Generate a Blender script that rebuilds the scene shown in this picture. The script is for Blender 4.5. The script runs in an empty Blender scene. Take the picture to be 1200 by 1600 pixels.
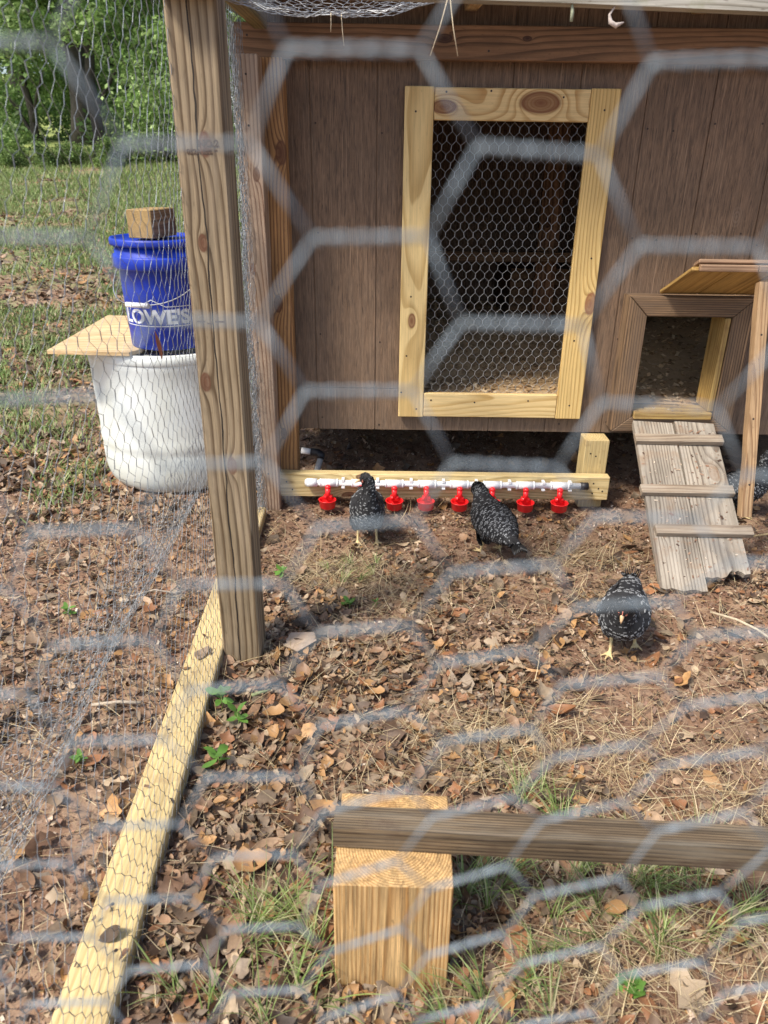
import bpy, bmesh, math, random
import numpy as np
from mathutils import Vector, Matrix, Euler, noise as mnoise

R = math.radians
random.seed(7)
rng = np.random.default_rng(11)
scene = bpy.context.scene
C = scene.collection

# ------------------------------------------------------------------ camera
cam_d = bpy.data.cameras.new('camera')
cam = bpy.data.objects.new('camera', cam_d)
C.objects.link(cam)
cam_d.sensor_fit = 'VERTICAL'
cam_d.sensor_height = 36.0
cam_d.lens = 36.0 * 1180 / 1600
cam_d.clip_start = 0.02
cam_d.clip_end = 500
cam_d.dof.use_dof = True
cam_d.dof.focus_distance = 2.2
cam_d.dof.aperture_fstop = 7.0
th, ro = R(24.9), R(0.77)
fwd = Vector((0, math.cos(th), -math.sin(th)))
r0 = Vector((1, 0, 0)); u0 = Vector((0, math.sin(th), math.cos(th)))
cr = r0 * math.cos(ro) + u0 * math.sin(ro)
cu = u0 * math.cos(ro) - r0 * math.sin(ro)
mw = Matrix((cr, cu, -fwd)).transposed().to_4x4()
mw.translation = Vector((0, 0, 1.15))
cam.matrix_world = mw
scene.camera = cam

# ------------------------------------------------------------------ light
SUN_DIR = Vector((0.46, 0.36, -0.81)).normalized()      # the way the light travels
sd = bpy.data.lights.new('sun', 'SUN')
sd.energy = 3.2; sd.angle = R(11.0); sd.color = (1.0, 0.92, 0.79)
so = bpy.data.objects.new('sun', sd); C.objects.link(so)
so.rotation_euler = SUN_DIR.to_track_quat('-Z', 'Y').to_euler()
so.location = (-3, -2, 6)
world = bpy.data.worlds.new('World'); scene.world = world; world.use_nodes = True
wt = world.node_tree
sky = wt.nodes.new('ShaderNodeTexSky'); sky.sky_type = 'NISHITA'; sky.sun_disc = False
sky.sun_elevation = math.asin(-SUN_DIR.z)
sky.sun_rotation = math.atan2(-SUN_DIR.x, -SUN_DIR.y)
sky.air_density = 1.0; sky.dust_density = 2.5; sky.ozone_density = 1.0
bg = wt.nodes['Background']; bg.inputs['Strength'].default_value = 0.13
wt.links.new(sky.outputs[0], bg.inputs['Color'])
vs = scene.view_settings
vs.view_transform = 'Standard'; vs.look = 'None'; vs.gamma = 1.0; vs.use_curve_mapping = False
vs.exposure = 0.8
scene.cycles.max_bounces = 8
scene.cycles.use_denoising = True

# ------------------------------------------------------------------ node helpers
class NT:
    def __init__(s, name):
        s.m = bpy.data.materials.new(name); s.m.use_nodes = True
        s.t = s.m.node_tree; s.b = s.t.nodes['Principled BSDF']
    def n(s, typ, **kw):
        nd = s.t.nodes.new(typ)
        for k, v in kw.items(): setattr(nd, k, v)
        return nd
    def put(s, sock, v):
        if v is None: return
        if isinstance(v, bpy.types.NodeSocket): s.t.links.new(v, sock)
        elif isinstance(v, (tuple, list)) and len(v) == 3 and len(sock.default_value) == 4: sock.default_value = (*v, 1)
        else: sock.default_value = v
    def math(s, op, a, b=None, c=None, clamp=False):
        nd = s.n('ShaderNodeMath', operation=op); nd.use_clamp = clamp
        for i, v in enumerate((a, b, c)): s.put(nd.inputs[i], v)
        return nd.outputs[0]
    def vec(s, op, a, b=None):
        nd = s.n('ShaderNodeVectorMath', operation=op)
        s.put(nd.inputs[0], a)
        if b is not None: s.put(nd.inputs[1], b)
        return nd.outputs['Value'] if op in ('LENGTH', 'DISTANCE', 'DOT_PRODUCT') else nd.outputs[0]
    def mix(s, f, a, b, mode='MIX'):
        nd = s.n('ShaderNodeMix', data_type='RGBA', blend_type=mode)
        s.put(nd.inputs[0], f); s.put(nd.inputs[6], a); s.put(nd.inputs[7], b)
        return nd.outputs[2]
    def noise(s, vec, scale, detail=3, rough=0.55, dist=0.0):
        nd = s.n('ShaderNodeTexNoise')
        s.put(nd.inputs['Vector'], vec)
        nd.inputs['Scale'].default_value = scale; nd.inputs['Detail'].default_value = detail
        nd.inputs['Roughness'].default_value = rough; nd.inputs['Distortion'].default_value = dist
        return nd.outputs[0]
    def ramp(s, f, stops, interp='LINEAR'):
        nd = s.n('ShaderNodeValToRGB'); cr_ = nd.color_ramp; cr_.interpolation = interp
        while len(cr_.elements) > 1: cr_.elements.remove(cr_.elements[-1])
        for i, (p, c) in enumerate(stops):
            e = cr_.elements[0] if i == 0 else cr_.elements.new(p)
            e.position = p; e.color = (*c, 1) if len(c) == 3 else c
        s.put(nd.inputs[0], f)
        return nd.outputs[0]
    def obj(s): return s.n('ShaderNodeTexCoord').outputs['Object']
    def mulv(s, v, sc): return s.vec('MULTIPLY', v, sc)
    def bump(s, h, strength, dist=0.001):
        nd = s.n('ShaderNodeBump'); nd.inputs['Strength'].default_value = strength
        nd.inputs['Distance'].default_value = dist
        s.put(nd.inputs['Height'], h); s.put(s.b.inputs['Normal'], nd.outputs[0])
        return nd
    def out(s, col=None, rough=None, metal=None):
        s.put(s.b.inputs['Base Color'], col); s.put(s.b.inputs['Roughness'], rough)
        s.put(s.b.inputs['Metallic'], metal)
        return s.m

def g3(v): return (v, v, v)
BLK, WHT = (0, 0, 0), (1, 1, 1)

def wood(name, early, late, pith=(0.06, 0.05), freq=220, amp=0.006, knots=(), weather=None, rough=0.75,
         fibre=0.16, blotch=0.12, stain=None, streak=0.4, bump=0.5, crack=None, knotcol=(0.12, 0.045, 0.02)):
    """solid timber: growth rings round a pith line along local X, pulled round each knot"""
    t = NT(name); co = t.obj()
    info = t.n('ShaderNodeObjectInfo').outputs['Random']
    off = t.math('MULTIPLY', info, 37.0)
    cb = t.n('ShaderNodeCombineXYZ'); t.put(cb.inputs[0], off); t.put(cb.inputs[1], off)
    cw = t.vec('ADD', co, cb.outputs[0])
    sep = t.n('ShaderNodeSeparateXYZ'); t.put(sep.inputs[0], co)
    n1 = t.noise(t.mulv(cw, (1.6, 7, 7)), 1.0, 2)
    jit = t.math('MULTIPLY', t.math('SUBTRACT', n1, 0.5), amp * 4)
    n0 = t.noise(t.mulv(cw, (0.7, 1.5, 1.5)), 1.0, 0)
    jit = t.math('ADD', jit, t.math('MULTIPLY', t.math('SUBTRACT', n0, 0.5), amp * 9))
    y = t.math('SUBTRACT', sep.outputs[1], pith[0]); z = t.math('SUBTRACT', sep.outputs[2], pith[1])
    r = t.math('SQRT', t.math('ADD', t.math('MULTIPLY', y, y), t.math('MULTIPLY', z, z)))
    r = t.math('ADD', r, jit)
    km = None
    for (kx, ky, kz, kr) in knots:
        d = t.vec('LENGTH', t.mulv(t.vec('SUBTRACT', co, (kx, ky, kz)), (0.5, 1, 0.5)))
        d = t.math('ADD', d, t.math('MULTIPLY', t.math('SUBTRACT', n1, 0.5), kr * 0.6))
        e = t.math('DIVIDE', kr * kr * 1.2, t.math('ADD', t.math('MULTIPLY', d, d), kr * kr * 0.9))
        r = t.math('ADD', r, t.math('MULTIPLY', e, kr * 1.2))
        k = t.ramp(t.math('DIVIDE', d, kr), [(0.0, WHT), (0.55, g3(0.75)), (0.8, g3(0.95)), (1.0, g3(0.0))])
        km = k if km is None else t.math('MAXIMUM', km, k)
    ring = t.math('FRACT', t.math('MULTIPLY', r, freq))
    rc = t.ramp(ring, [(0, early), (0.45, early), (0.82, late), (0.94, late), (1.0, early)])
    # softens rings by region so they do not read as a printed stripe
    soft = t.noise(t.mulv(cw, (2.0, 16, 16)), 1.0, 2)
    rc = t.mix(t.ramp(soft, [(0.3, g3(0.0)), (0.75, g3(max(0.0, streak + 0.1)))]), rc, tuple((a * 0.72 + b * 0.28) for a, b in zip(early, late)))
    fb = t.noise(t.mulv(cw, (9, 420, 420)), 1.0, 3, 0.7)
    fb2 = t.noise(t.mulv(cw, (5, 130, 130)), 1.0, 4, 0.7)
    col = t.mix(1.0, rc, t.ramp(fb, [(0.25, g3(1 - fibre * 1.8)), (0.75, g3(1 + fibre * 0.6))]), 'MULTIPLY')
    col = t.mix(1.0, col, t.ramp(fb2, [(0.28, g3(1 - fibre * 2.0)), (0.55, WHT), (0.78, g3(1 + fibre * 0.9))]), 'MULTIPLY')
    speck = t.noise(t.mulv(cw, (60, 200, 200)), 1.0, 2, 0.5)
    col = t.mix(t.ramp(speck, [(0.66, BLK), (0.74, g3(min(0.6, blotch * 2.5)))]), col, (0.09, 0.055, 0.03))
    bl = t.noise(t.mulv(cw, (3.5, 9, 9)), 1.0, 4)
    col = t.mix(1.0, col, t.ramp(bl, [(0.25, g3(1 - blotch * 2)), (0.75, g3(1 + blotch))]), 'MULTIPLY')
    if km is not None: col = t.mix(km, col, knotcol)
    if weather:
        wc, wa = weather
        wn = t.noise(t.mulv(cw, (3.0, 22, 22)), 1.0, 5, 0.65)
        col = t.mix(t.ramp(wn, [(0.62 - wa * 0.5, BLK), (0.92 - wa * 0.4, g3(min(1, wa * 1.5)))]), col, wc)
    if stain:
        sc_, sa = stain
        sn = t.noise(cw, 13.0, 5, 0.6)
        col = t.mix(t.ramp(sn, [(0.55, BLK), (0.72, g3(sa))]), col, sc_)
    h = t.math('ADD', t.math('MULTIPLY', fb, 0.7), t.math('MULTIPLY', ring, -0.25))
    if crack:     # a long drying check that wanders along the face: (y position, from x, to x)
        cy, x0, x1 = crack
        wn2 = t.noise(t.mulv(co, (5.5, 0, 0)), 1.0, 3)
        yy = t.math('ADD', t.math('SUBTRACT', sep.outputs[1], cy), t.math('MULTIPLY', t.math('SUBTRACT', wn2, 0.5), 0.022))
        wdt = t.math('MULTIPLY', t.noise(t.mulv(co, (9, 0, 0)), 1.0, 2), 0.0030)
        c = t.math('LESS_THAN', t.math('ABSOLUTE', yy), wdt)
        c = t.math('MULTIPLY', c, t.math('GREATER_THAN', sep.outputs[0], x0))
        c = t.math('MULTIPLY', c, t.math('LESS_THAN', sep.outputs[0], x1))
        col = t.mix(c, col, (0.02, 0.013, 0.008))
        h = t.math('SUBTRACT', h, t.math('MULTIPLY', c, 2.0))
    t.bump(h, bump, 0.0012)
    return t.out(col, rough)

def plain(name, col, rough=0.6, metal=0.0, var=0.1, scale=20, bump=0.0):
    t = NT(name); co = t.obj()
    nz = t.noise(co, scale, 4)
    c = t.mix(1.0, col, t.ramp(nz, [(0.3, g3(1 - var)), (0.7, g3(1 + var * 0.6))]), 'MULTIPLY')
    if bump: t.bump(nz, bump, 0.001)
    return t.out(c, rough, metal)

def attr_mat(name, rough=0.7, trans=0.0, var=0.18, scale=60):
    """colour comes from each leaf's or blade's own stored tint"""
    t = NT(name)
    a = t.n('ShaderNodeAttribute', attribute_name='tint').outputs['Color']
    nz = t.noise(t.obj(), scale, 3)
    c = t.mix(1.0, a, t.ramp(nz, [(0.3, g3(1 - var)), (0.7, g3(1 + var))]), 'MULTIPLY')
    t.out(c, rough)
    if trans:
        tr = t.n('ShaderNodeBsdfTranslucent'); t.put(tr.inputs[0], c)
        mx = t.n('ShaderNodeMixShader'); mx.inputs[0].default_value = trans
        t.t.links.new(t.b.outputs[0], mx.inputs[1]); t.t.links.new(tr.outputs[0], mx.inputs[2])
        t.t.links.new(mx.outputs[0], t.t.nodes['Material Output'].inputs['Surface'])
    return t.m

# ------------------------------------------------------------------ object helpers
def link(o, parent=None):
    C.objects.link(o)
    if parent: o.parent = parent
    return o

def tag(o, label=None, cat=None, group=None, kind=None):
    if label: o['label'] = label
    if cat: o['category'] = cat
    if group: o['group'] = group
    if kind: o['kind'] = kind
    return o

def thing(name, label, cat, loc=(0, 0, 0), rz=0.0, group=None):
    o = bpy.data.objects.new(name, None); o.empty_display_size = 0.1
    o.location = loc; o.rotation_euler = (0, 0, rz); C.objects.link(o)
    return tag(o, label, cat, group)

def from_bm(name, bm, mats, parent=None, smooth=False):
    me = bpy.data.meshes.new(name)
    bm.normal_update(); bm.to_mesh(me); bm.free()
    for m in (mats if isinstance(mats, (list, tuple)) else [mats]): me.materials.append(m)
    if smooth: me.polygons.foreach_set('use_smooth', [True] * len(me.polygons))
    return link(bpy.data.objects.new(name, me), parent)

def raw_mesh(name, V, F, mats, parent=None, smooth=False, tint=None, matidx=None):
    """V (n,3), F (m,k) of one face size"""
    V = np.asarray(V, dtype=np.float32); F = np.asarray(F, dtype=np.int32)
    me = bpy.data.meshes.new(name)
    me.vertices.add(len(V)); me.vertices.foreach_set('co', V.ravel())
    k = F.shape[1]
    me.loops.add(F.size); me.loops.foreach_set('vertex_index', F.ravel())
    me.polygons.add(len(F)); me.polygons.foreach_set('loop_start', np.arange(0, F.size, k, dtype=np.int32))
    if smooth: me.polygons.foreach_set('use_smooth', np.ones(len(F), dtype=bool))
    for m in (mats if isinstance(mats, (list, tuple)) else [mats]): me.materials.append(m)
    if matidx is not None: me.polygons.foreach_set('material_index', np.asarray(matidx, dtype=np.int32))
    me.update(calc_edges=True)
    if tint is not None:
        a = me.attributes.new('tint', 'FLOAT_COLOR', 'POINT')
        t4 = np.ones((len(V), 4), dtype=np.float32); t4[:, :3] = tint
        a.data.foreach_set('color', t4.ravel())
    return link(bpy.data.objects.new(name, me), parent)

def bm_box(bm, lo, hi, mat=0, M=None):
    vs_ = [bm.verts.new((x, y, z)) for x in (lo[0], hi[0]) for y in (lo[1], hi[1]) for z in (lo[2], hi[2])]
    fs = []
    for q in ((0, 1, 3, 2), (4, 6, 7, 5), (0, 4, 5, 1), (2, 3, 7, 6), (0, 2, 6, 4), (1, 5, 7, 3)):
        f = bm.faces.new([vs_[i] for i in q]); f.material_index = mat; fs.append(f)
    if M is not None:
        for v in vs_: v.co = M @ v.co
    return vs_, fs

def bm_cyl(bm, p0, p1, r0_, r1_=None, seg=16, mat=0, caps=True):
    if r1_ is None: r1_ = r0_
    p0, p1 = Vector(p0), Vector(p1); ax = (p1 - p0).normalized()
    a = ax.orthogonal().normalized(); b = ax.cross(a)
    ra, rb = [], []
    for i in range(seg):
        c, s_ = math.cos(2 * math.pi * i / seg), math.sin(2 * math.pi * i / seg)
        d = a * c + b * s_
        ra.append(bm.verts.new(p0 + d * r0_)); rb.append(bm.verts.new(p1 + d * r1_))
    for i in range(seg):
        f = bm.faces.new((ra[i], ra[(i + 1) % seg], rb[(i + 1) % seg], rb[i])); f.material_index = mat; f.smooth = True
    if caps:
        bm.faces.new(ra[::-1]).material_index = mat; bm.faces.new(rb).material_index = mat

def bm_lathe(bm, prof, seg=32, center=(0, 0, 0), mat=0):
    rings = []
    for (r, z) in prof:
        rings.append([bm.verts.new((center[0] + r * math.cos(2 * math.pi * i / seg),
                                    center[1] + r * math.sin(2 * math.pi * i / seg), center[2] + z)) for i in range(seg)])
    for a, b in zip(rings[:-1], rings[1:]):
        for i in range(seg):
            f = bm.faces.new((a[i], a[(i + 1) % seg], b[(i + 1) % seg], b[i])); f.material_index = mat; f.smooth = True
    bm.faces.new(rings[0][::-1]).material_index = mat
    bm.faces.new(rings[-1]).material_index = mat

def tube_path(bm, pts, radii, seg=8, mat=0):
    pts = [Vector(p) for p in pts]; prev = None; rings = []
    for i, p in enumerate(pts):
        tan = (pts[min(i + 1, len(pts) - 1)] - pts[max(i - 1, 0)]).normalized()
        if prev is None: a = tan.orthogonal().normalized()
        else:
            a = prev - tan * prev.dot(tan)
            a = a.normalized() if a.length > 1e-6 else tan.orthogonal().normalized()
        prev = a; b = tan.cross(a); r = radii[i] if hasattr(radii, '__len__') else radii
        rings.append([bm.verts.new(p + (a * math.cos(2 * math.pi * j / seg) + b * math.sin(2 * math.pi * j / seg)) * r) for j in range(seg)])
    for A, B in zip(rings[:-1], rings[1:]):
        for j in range(seg):
            f = bm.faces.new((A[j], A[(j + 1) % seg], B[(j + 1) % seg], B[j])); f.material_index = mat; f.smooth = True
    bm.faces.new(rings[0][::-1]).material_index = mat; bm.faces.new(rings[-1]).material_index = mat

nail_mat = plain('nail_steel', (0.05, 0.035, 0.03), 0.5, 0.5)
gap_dark = plain('gap_shadow_wood', (0.05, 0.035, 0.025), 0.9)

def board(name, p0, p1, w, t, mat, face=(0, -1, 0), parent=None, bevel=0.0022, nails=(), cut=(0, 0), segs=1, wob=0.0):
    """a sawn piece: axis p0->p1 through its middle, w across, t along `face` (the outward normal).
    nails: (x from start, y) on the face.  cut: mitre of each end (x shift per unit y).  World placed, X along the grain."""
    p0, p1 = Vector(p0), Vector(p1); L = (p1 - p0).length
    X = (p1 - p0).normalized(); Z = Vector(face); Z = (Z - X * Z.dot(X)).normalized(); Y = Z.cross(X)
    bm = bmesh.new()
    xs = [L * i / segs for i in range(segs + 1)]
    rings = []
    rr = random.Random(int(L * 1000) + int(w * 10000))
    for i, x in enumerate(xs):
        dz = (rr.random() - 0.5) * wob if 0 < i < segs else 0
        ring = []
        for (y, z) in ((-w / 2, -t / 2), (w / 2, -t / 2), (w / 2, t / 2), (-w / 2, t / 2)):
            xx = x
            if i == 0: xx += cut[0] * y
            if i == segs: xx += cut[1] * y
            ring.append(bm.verts.new((xx, y + dz, z)))
        rings.append(ring)
    for A, B in zip(rings[:-1], rings[1:]):
        for j in range(4): bm.faces.new((A[j], A[(j + 1) % 4], B[(j + 1) % 4], B[j]))
    bm.faces.new(rings[0][::-1]); bm.faces.new(rings[-1])
    if bevel:
        bm.edges.ensure_lookup_table()
        es = [e for e in bm.edges if not (segs > 1 and len([f for f in e.link_faces if abs(f.normal.x) > 0.9]) == 0 and abs((e.verts[0].co - e.verts[1].co).x) < 1e-3)]
        bmesh.ops.bevel(bm, geom=es, offset=bevel, segments=1, affect='EDGES', profile=0.6)
    bmesh.ops.recalc_face_normals(bm, faces=bm.faces)
    for (nx, ny) in nails:
        bm_cyl(bm, (nx, ny, t / 2 - 0.002), (nx, ny, t / 2 + 0.0006), 0.0032, seg=8, mat=1)
    o = from_bm(name, bm, [mat, nail_mat], None)
    M = Matrix((X, Y, Z)).transposed().to_4x4(); M.translation = p0
    if parent:
        o.parent = parent; o.matrix_local = parent.matrix_basis.inverted() @ M
    else: o.matrix_world = M
    return o

# numpy value noise ---------------------------------------------------
def vnoise(x, y, seed=0):
    xi = np.floor(x).astype(np.int64); yi = np.floor(y).astype(np.int64)
    fx = x - xi; fy = y - yi
    fx = fx * fx * (3 - 2 * fx); fy = fy * fy * (3 - 2 * fy)
    def h(a, b):
        n = (a * 374761393 + b * 668265263 + seed * 144269) & 0x7fffffff
        n = ((n ^ (n >> 13)) * 1274126177) & 0x7fffffff
        return ((n ^ (n >> 16)) & 0xffff) / 65535.0
    return (h(xi, yi) * (1 - fx) + h(xi + 1, yi) * fx) * (1 - fy) + (h(xi, yi + 1) * (1 - fx) + h(xi + 1, yi + 1) * fx) * fy

def smooth01(v, a, b):
    t = np.clip((v - a) / (b - a), 0, 1); return t * t * (3 - 2 * t)

def ground_z(x, y):
    x = np.asarray(x, float); y = np.asarray(y, float)
    near = 1 - smooth01(y, 4.2, 6)
    z = 0.058 * np.maximum(y - 5, 0) + 0.0006 * np.maximum(y - 5, 0) ** 2
    z = z * (1 - 0.5 * smooth01(y, 40, 90))
    z = z + 0.16 * (vnoise(x * 0.35 + 9, y * 0.35 + 4, 3) - 0.5) * smooth01(y, 4, 8)
    z = z + 0.016 * (vnoise(x * 3.1 + 50, y * 3.1 + 50, 1) - 0.5) + 0.010 * (vnoise(x * 9 + 50, y * 9 + 50, 2) - 0.5)
    # loose soil heaped under the coop
    z = z + 0.10 * smooth01(y, 2.75, 3.5) * smooth01(x, -0.6, -0.2) * near
    return z

def gz(x, y): return float(ground_z(x, y))

# ------------------------------------------------------------------ materials
M_stud = wood('fresh_pine', (0.80, 0.60, 0.29), (0.54, 0.34, 0.11), pith=(0.03, -0.10), freq=150, streak=0.5, fibre=0.10, blotch=0.06)
M_header_knots = wood('fresh_pine_knotty', (0.80, 0.60, 0.29), (0.52, 0.31, 0.11), pith=(0.01, -0.12), freq=170, fibre=0.10, blotch=0.06,
                      knots=((0.030, -0.008, 0.009, 0.022), (0.322, 0.006, 0.009, 0.036)), knotcol=(0.17, 0.06, 0.022))
M_stile_r = wood('fresh_pine_warm', (0.82, 0.59, 0.24), (0.50, 0.30, 0.09), pith=(-0.06, -0.05), freq=130, fibre=0.10, blotch=0.08,
                 knots=((0.405, -0.030, 0.009, 0.022),), knotcol=(0.28, 0.11, 0.045))
M_stile_l = wood('fresh_pine_pale', (0.82, 0.62, 0.29), (0.54, 0.36, 0.135), pith=(0.005, -0.14), freq=120, fibre=0.10, blotch=0.06,
                 knots=((0.34, 0.005, 0.009, 0.014),), knotcol=(0.20, 0.08, 0.035))
M_treated = wood('treated_pine', (0.68, 0.53, 0.26), (0.55, 0.40, 0.17), pith=(0.075, -0.03), freq=120, fibre=0.15, blotch=0.13, streak=0.3,
                 stain=((0.22, 0.13, 0.06), 0.7))
M_sillboard = wood('treated_pine_sill', (0.78, 0.62, 0.32), (0.50, 0.35, 0.14), pith=(0.02, -0.07), freq=170, fibre=0.15, blotch=0.12,
                   knots=((0.30, 0.034, 0.019, 0.013), (0.255, -0.038, 0.019, 0.016)), stain=((0.30, 0.22, 0.12), 0.5))
M_post = wood('weathered_post', (0.36, 0.275, 0.17), (0.125, 0.078, 0.038), pith=(0.085, -0.05), freq=95, amp=0.006, fibre=0.2, blotch=0.14, streak=0.0,
              knots=((1.195, -0.008, 0.045, 0.013), (1.02, 0.012, 0.045, 0.010), (0.55, -0.012, 0.045, 0.013), (0.74, 0.03, 0.045, 0.012)),
              crack=(0.004, -1, 9), weather=((0.42, 0.34, 0.25), 0.3), bump=0.8)
M_cornerpost = wood('orange_post', (0.58, 0.31, 0.12), (0.20, 0.09, 0.035), pith=(-0.085, -0.03), freq=105, amp=0.006, blotch=0.2, streak=0.1,
                    knots=((1.17, -0.02, 0.04, 0.018), (0.72, 0.01, 0.04, 0.015), (0.27, 0.01, 0.04, 0.012)), weather=((0.16, 0.11, 0.07), 0.25))
M_grey_board = wood('weathered_fence_board', (0.52, 0.37, 0.26), (0.22, 0.12, 0.07), pith=(0.07, -0.03), freq=110, streak=0.1, blotch=0.2,
                    knots=((0.85, 0.012, 0.04, 0.010), (1.12, -0.015, 0.04, 0.012)), weather=((0.33, 0.28, 0.23), 0.4))
M_fascia = wood('red_brown_beam', (0.31, 0.165, 0.082), (0.12, 0.06, 0.028), pith=(-0.05, -0.08), freq=110, blotch=0.2,
                knots=((0.62, 0.01, 0.019, 0.012), (0.86, 0.012, 0.019, 0.008), (1.62, 0.022, 0.019, 0.016), (1.62, -0.02, 0.019, 0.013)),
                knotcol=(0.04, 0.015, 0.01), stain=((0.15, 0.08, 0.04), 0.5))
M_header = wood('lichen_grey_timber', (0.46, 0.44, 0.38), (0.22, 0.20, 0.15), pith=(0.03, -0.05), freq=170, amp=0.008, blotch=0.25,
                weather=((0.55, 0.54, 0.50), 0.4), stain=((0.20, 0.22, 0.09), 0.7))
M_greenbeam = wood('green_brown_timber', (0.30, 0.24, 0.10), (0.15, 0.10, 0.04), pith=(0.03, -0.05), freq=150, blotch=0.25)
M_bar = wood('dark_weathered_bar', (0.20, 0.142, 0.080), (0.060, 0.036, 0.020), pith=(0.05, 0.045), freq=230, amp=0.003, blotch=0.25, streak=0.0, fibre=0.3,
             weather=((0.32, 0.29, 0.23), 0.35), stain=((0.07, 0.04, 0.025), 0.7), bump=0.9)
M_block = wood('fresh_block_timber', (0.86, 0.56, 0.25), (0.44, 0.21, 0.055), pith=(-0.006, 0.018), freq=235, amp=0.0013, blotch=0.18, streak=0.25,
               fibre=0.34, weather=((0.42, 0.29, 0.13), 0.36), stain=((0.55, 0.27, 0.08), 0.4), bump=1.0)
M_ramp2 = wood('grey_ramp_plank_plain', (0.39, 0.34, 0.275), (0.16, 0.125, 0.095), pith=(-0.09, -0.05), freq=120, blotch=0.2, streak=0.15,
              knots=((0.5, -0.03, 0.01, 0.010),), weather=((0.50, 0.45, 0.38), 0.4), stain=((0.24, 0.14, 0.07), 0.5), knotcol=(0.2, 0.13, 0.08))
M_ramp = wood('grey_ramp_plank', (0.39, 0.34, 0.275), (0.16, 0.125, 0.095), pith=(0.05, -0.10), freq=120, blotch=0.2, streak=0.15,
              knots=((0.24, 0.03, 0.01, 0.020),), weather=((0.50, 0.46, 0.40), 0.4), stain=((0.22, 0.13, 0.07), 0.5), knotcol=(0.2, 0.13, 0.08))
M_cleat = wood('grey_cleat', (0.40, 0.32, 0.235), (0.24, 0.17, 0.115), pith=(0.03, -0.05), freq=170, blotch=0.2, weather=((0.46, 0.42, 0.36), 0.4))
M_stick = wood('prop_stick_wood', (0.56, 0.37, 0.20), (0.30, 0.165, 0.075), pith=(0.02, -0.03), freq=200, blotch=0.25, stain=((0.16, 0.09, 0.05), 0.7))
M_popframe = wood('weathered_hatch_frame', (0.36, 0.225, 0.12), (0.085, 0.046, 0.024), pith=(0.07, -0.03), freq=130, blotch=0.3, fibre=0.28, weather=((0.13, 0.09, 0.062), 0.5), streak=0.0)
M_popjamb = wood('yellow_jamb', (0.56, 0.38, 0.13), (0.34, 0.20, 0.06), pith=(0.02, -0.06), freq=120, blotch=0.15, stain=((0.20, 0.11, 0.04), 0.6))
M_flap = wood('amber_plank', (0.52, 0.33, 0.10), (0.34, 0.19, 0.05), pith=(0.02, -0.10), freq=110, blotch=0.15)
M_flapedge = wood('brown_flap_edge', (0.42, 0.27, 0.17), (0.24, 0.13, 0.07), freq=150, blotch=0.2)
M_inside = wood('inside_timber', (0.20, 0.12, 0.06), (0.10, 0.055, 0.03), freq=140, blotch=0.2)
M_ply = wood('plywood', (0.74, 0.55, 0.31), (0.60, 0.41, 0.20), pith=(0.0, -0.6), freq=60, amp=0.02, blotch=0.10, stain=((0.32, 0.19, 0.09), 0.35))
M_block4 = wood('old_block_timber', (0.44, 0.30, 0.12), (0.24, 0.15, 0.06), pith=(0.01, -0.01), freq=200, amp=0.003, blotch=0.3)

def siding_mat():
    t = NT('brown_siding'); co = t.obj(); sep = t.n('ShaderNodeSeparateXYZ'); t.put(sep.inputs[0], co)
    n0 = t.noise(t.mulv(co, (2.0, 2.0, 1.0)), 1.6, 3)
    warp = t.vec('ADD', co, t.mulv(t.n('ShaderNodeTexNoise').outputs['Color'], (0.0, 0, 0)))
    v1 = t.noise(t.mulv(warp, (230, 230, 13)), 1.0, 4, 0.7, 1.2)
    v2 = t.noise(t.mulv(warp, (60, 60, 5.0)), 1.0, 5, 0.7, 1.5)
    col = t.mix(t.ramp(v1, [(0.36, BLK), (0.62, WHT)]), (0.050, 0.028, 0.016), (0.225, 0.138, 0.082))
    hair = t.ramp(t.noise(t.mulv(co, (330, 330, 3.2)), 1.0, 2, 0.5, 0.4), [(0.60, BLK), (0.70, WHT)])
    col = t.mix(t.math('MULTIPLY', hair, 0.6), col, (0.42, 0.28, 0.18))
    bl = t.noise(co, 3.0, 5, 0.6)
    col = t.mix(1.0, col, t.ramp(bl, [(0.3, g3(0.75)), (0.7, g3(1.2))]), 'MULTIPLY')
    dust = t.math('MULTIPLY', t.ramp(sep.outputs[2], [(0.45, g3(1.0)), (1.1, g3(0.35))]), t.ramp(v2, [(0.3, g3(0.2)), (0.7, g3(0.8))]))
    col = t.mix(t.math('MULTIPLY', dust, 0.55), col, (0.29, 0.215, 0.155))
    # two embossed knots
    for (kx, kz) in ((-0.055, 0.92), (0.075, 0.90), (1.06, 0.93), (1.13, 1.0), (0.76, 1.05), (0.84, 0.9)):
        d = t.vec('LENGTH', t.mulv(t.vec('SUBTRACT', co, (kx, 2.63, kz)), (1, 1, 0.55)))
        wv = t.math('SINE', t.math('MULTIPLY', d, 900))
        m_ = t.ramp(t.math('MULTIPLY', d, 30), [(0.2, WHT), (0.75, BLK)])
        col = t.mix(t.math('MULTIPLY', m_, t.math('MULTIPLY', t.math('ADD', wv, 1), 0.3)), col, (0.24, 0.175, 0.13))
    h = t.math('ADD', t.math('MULTIPLY', v1, 1.0), t.math('MULTIPLY', v2, 0.6))
    t.bump(h, 0.9, 0.0022)
    return t.out(col, 0.62)
M_siding = siding_mat()
M_groove = plain('groove_paint', (0.34, 0.22, 0.14), 0.8)

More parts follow.
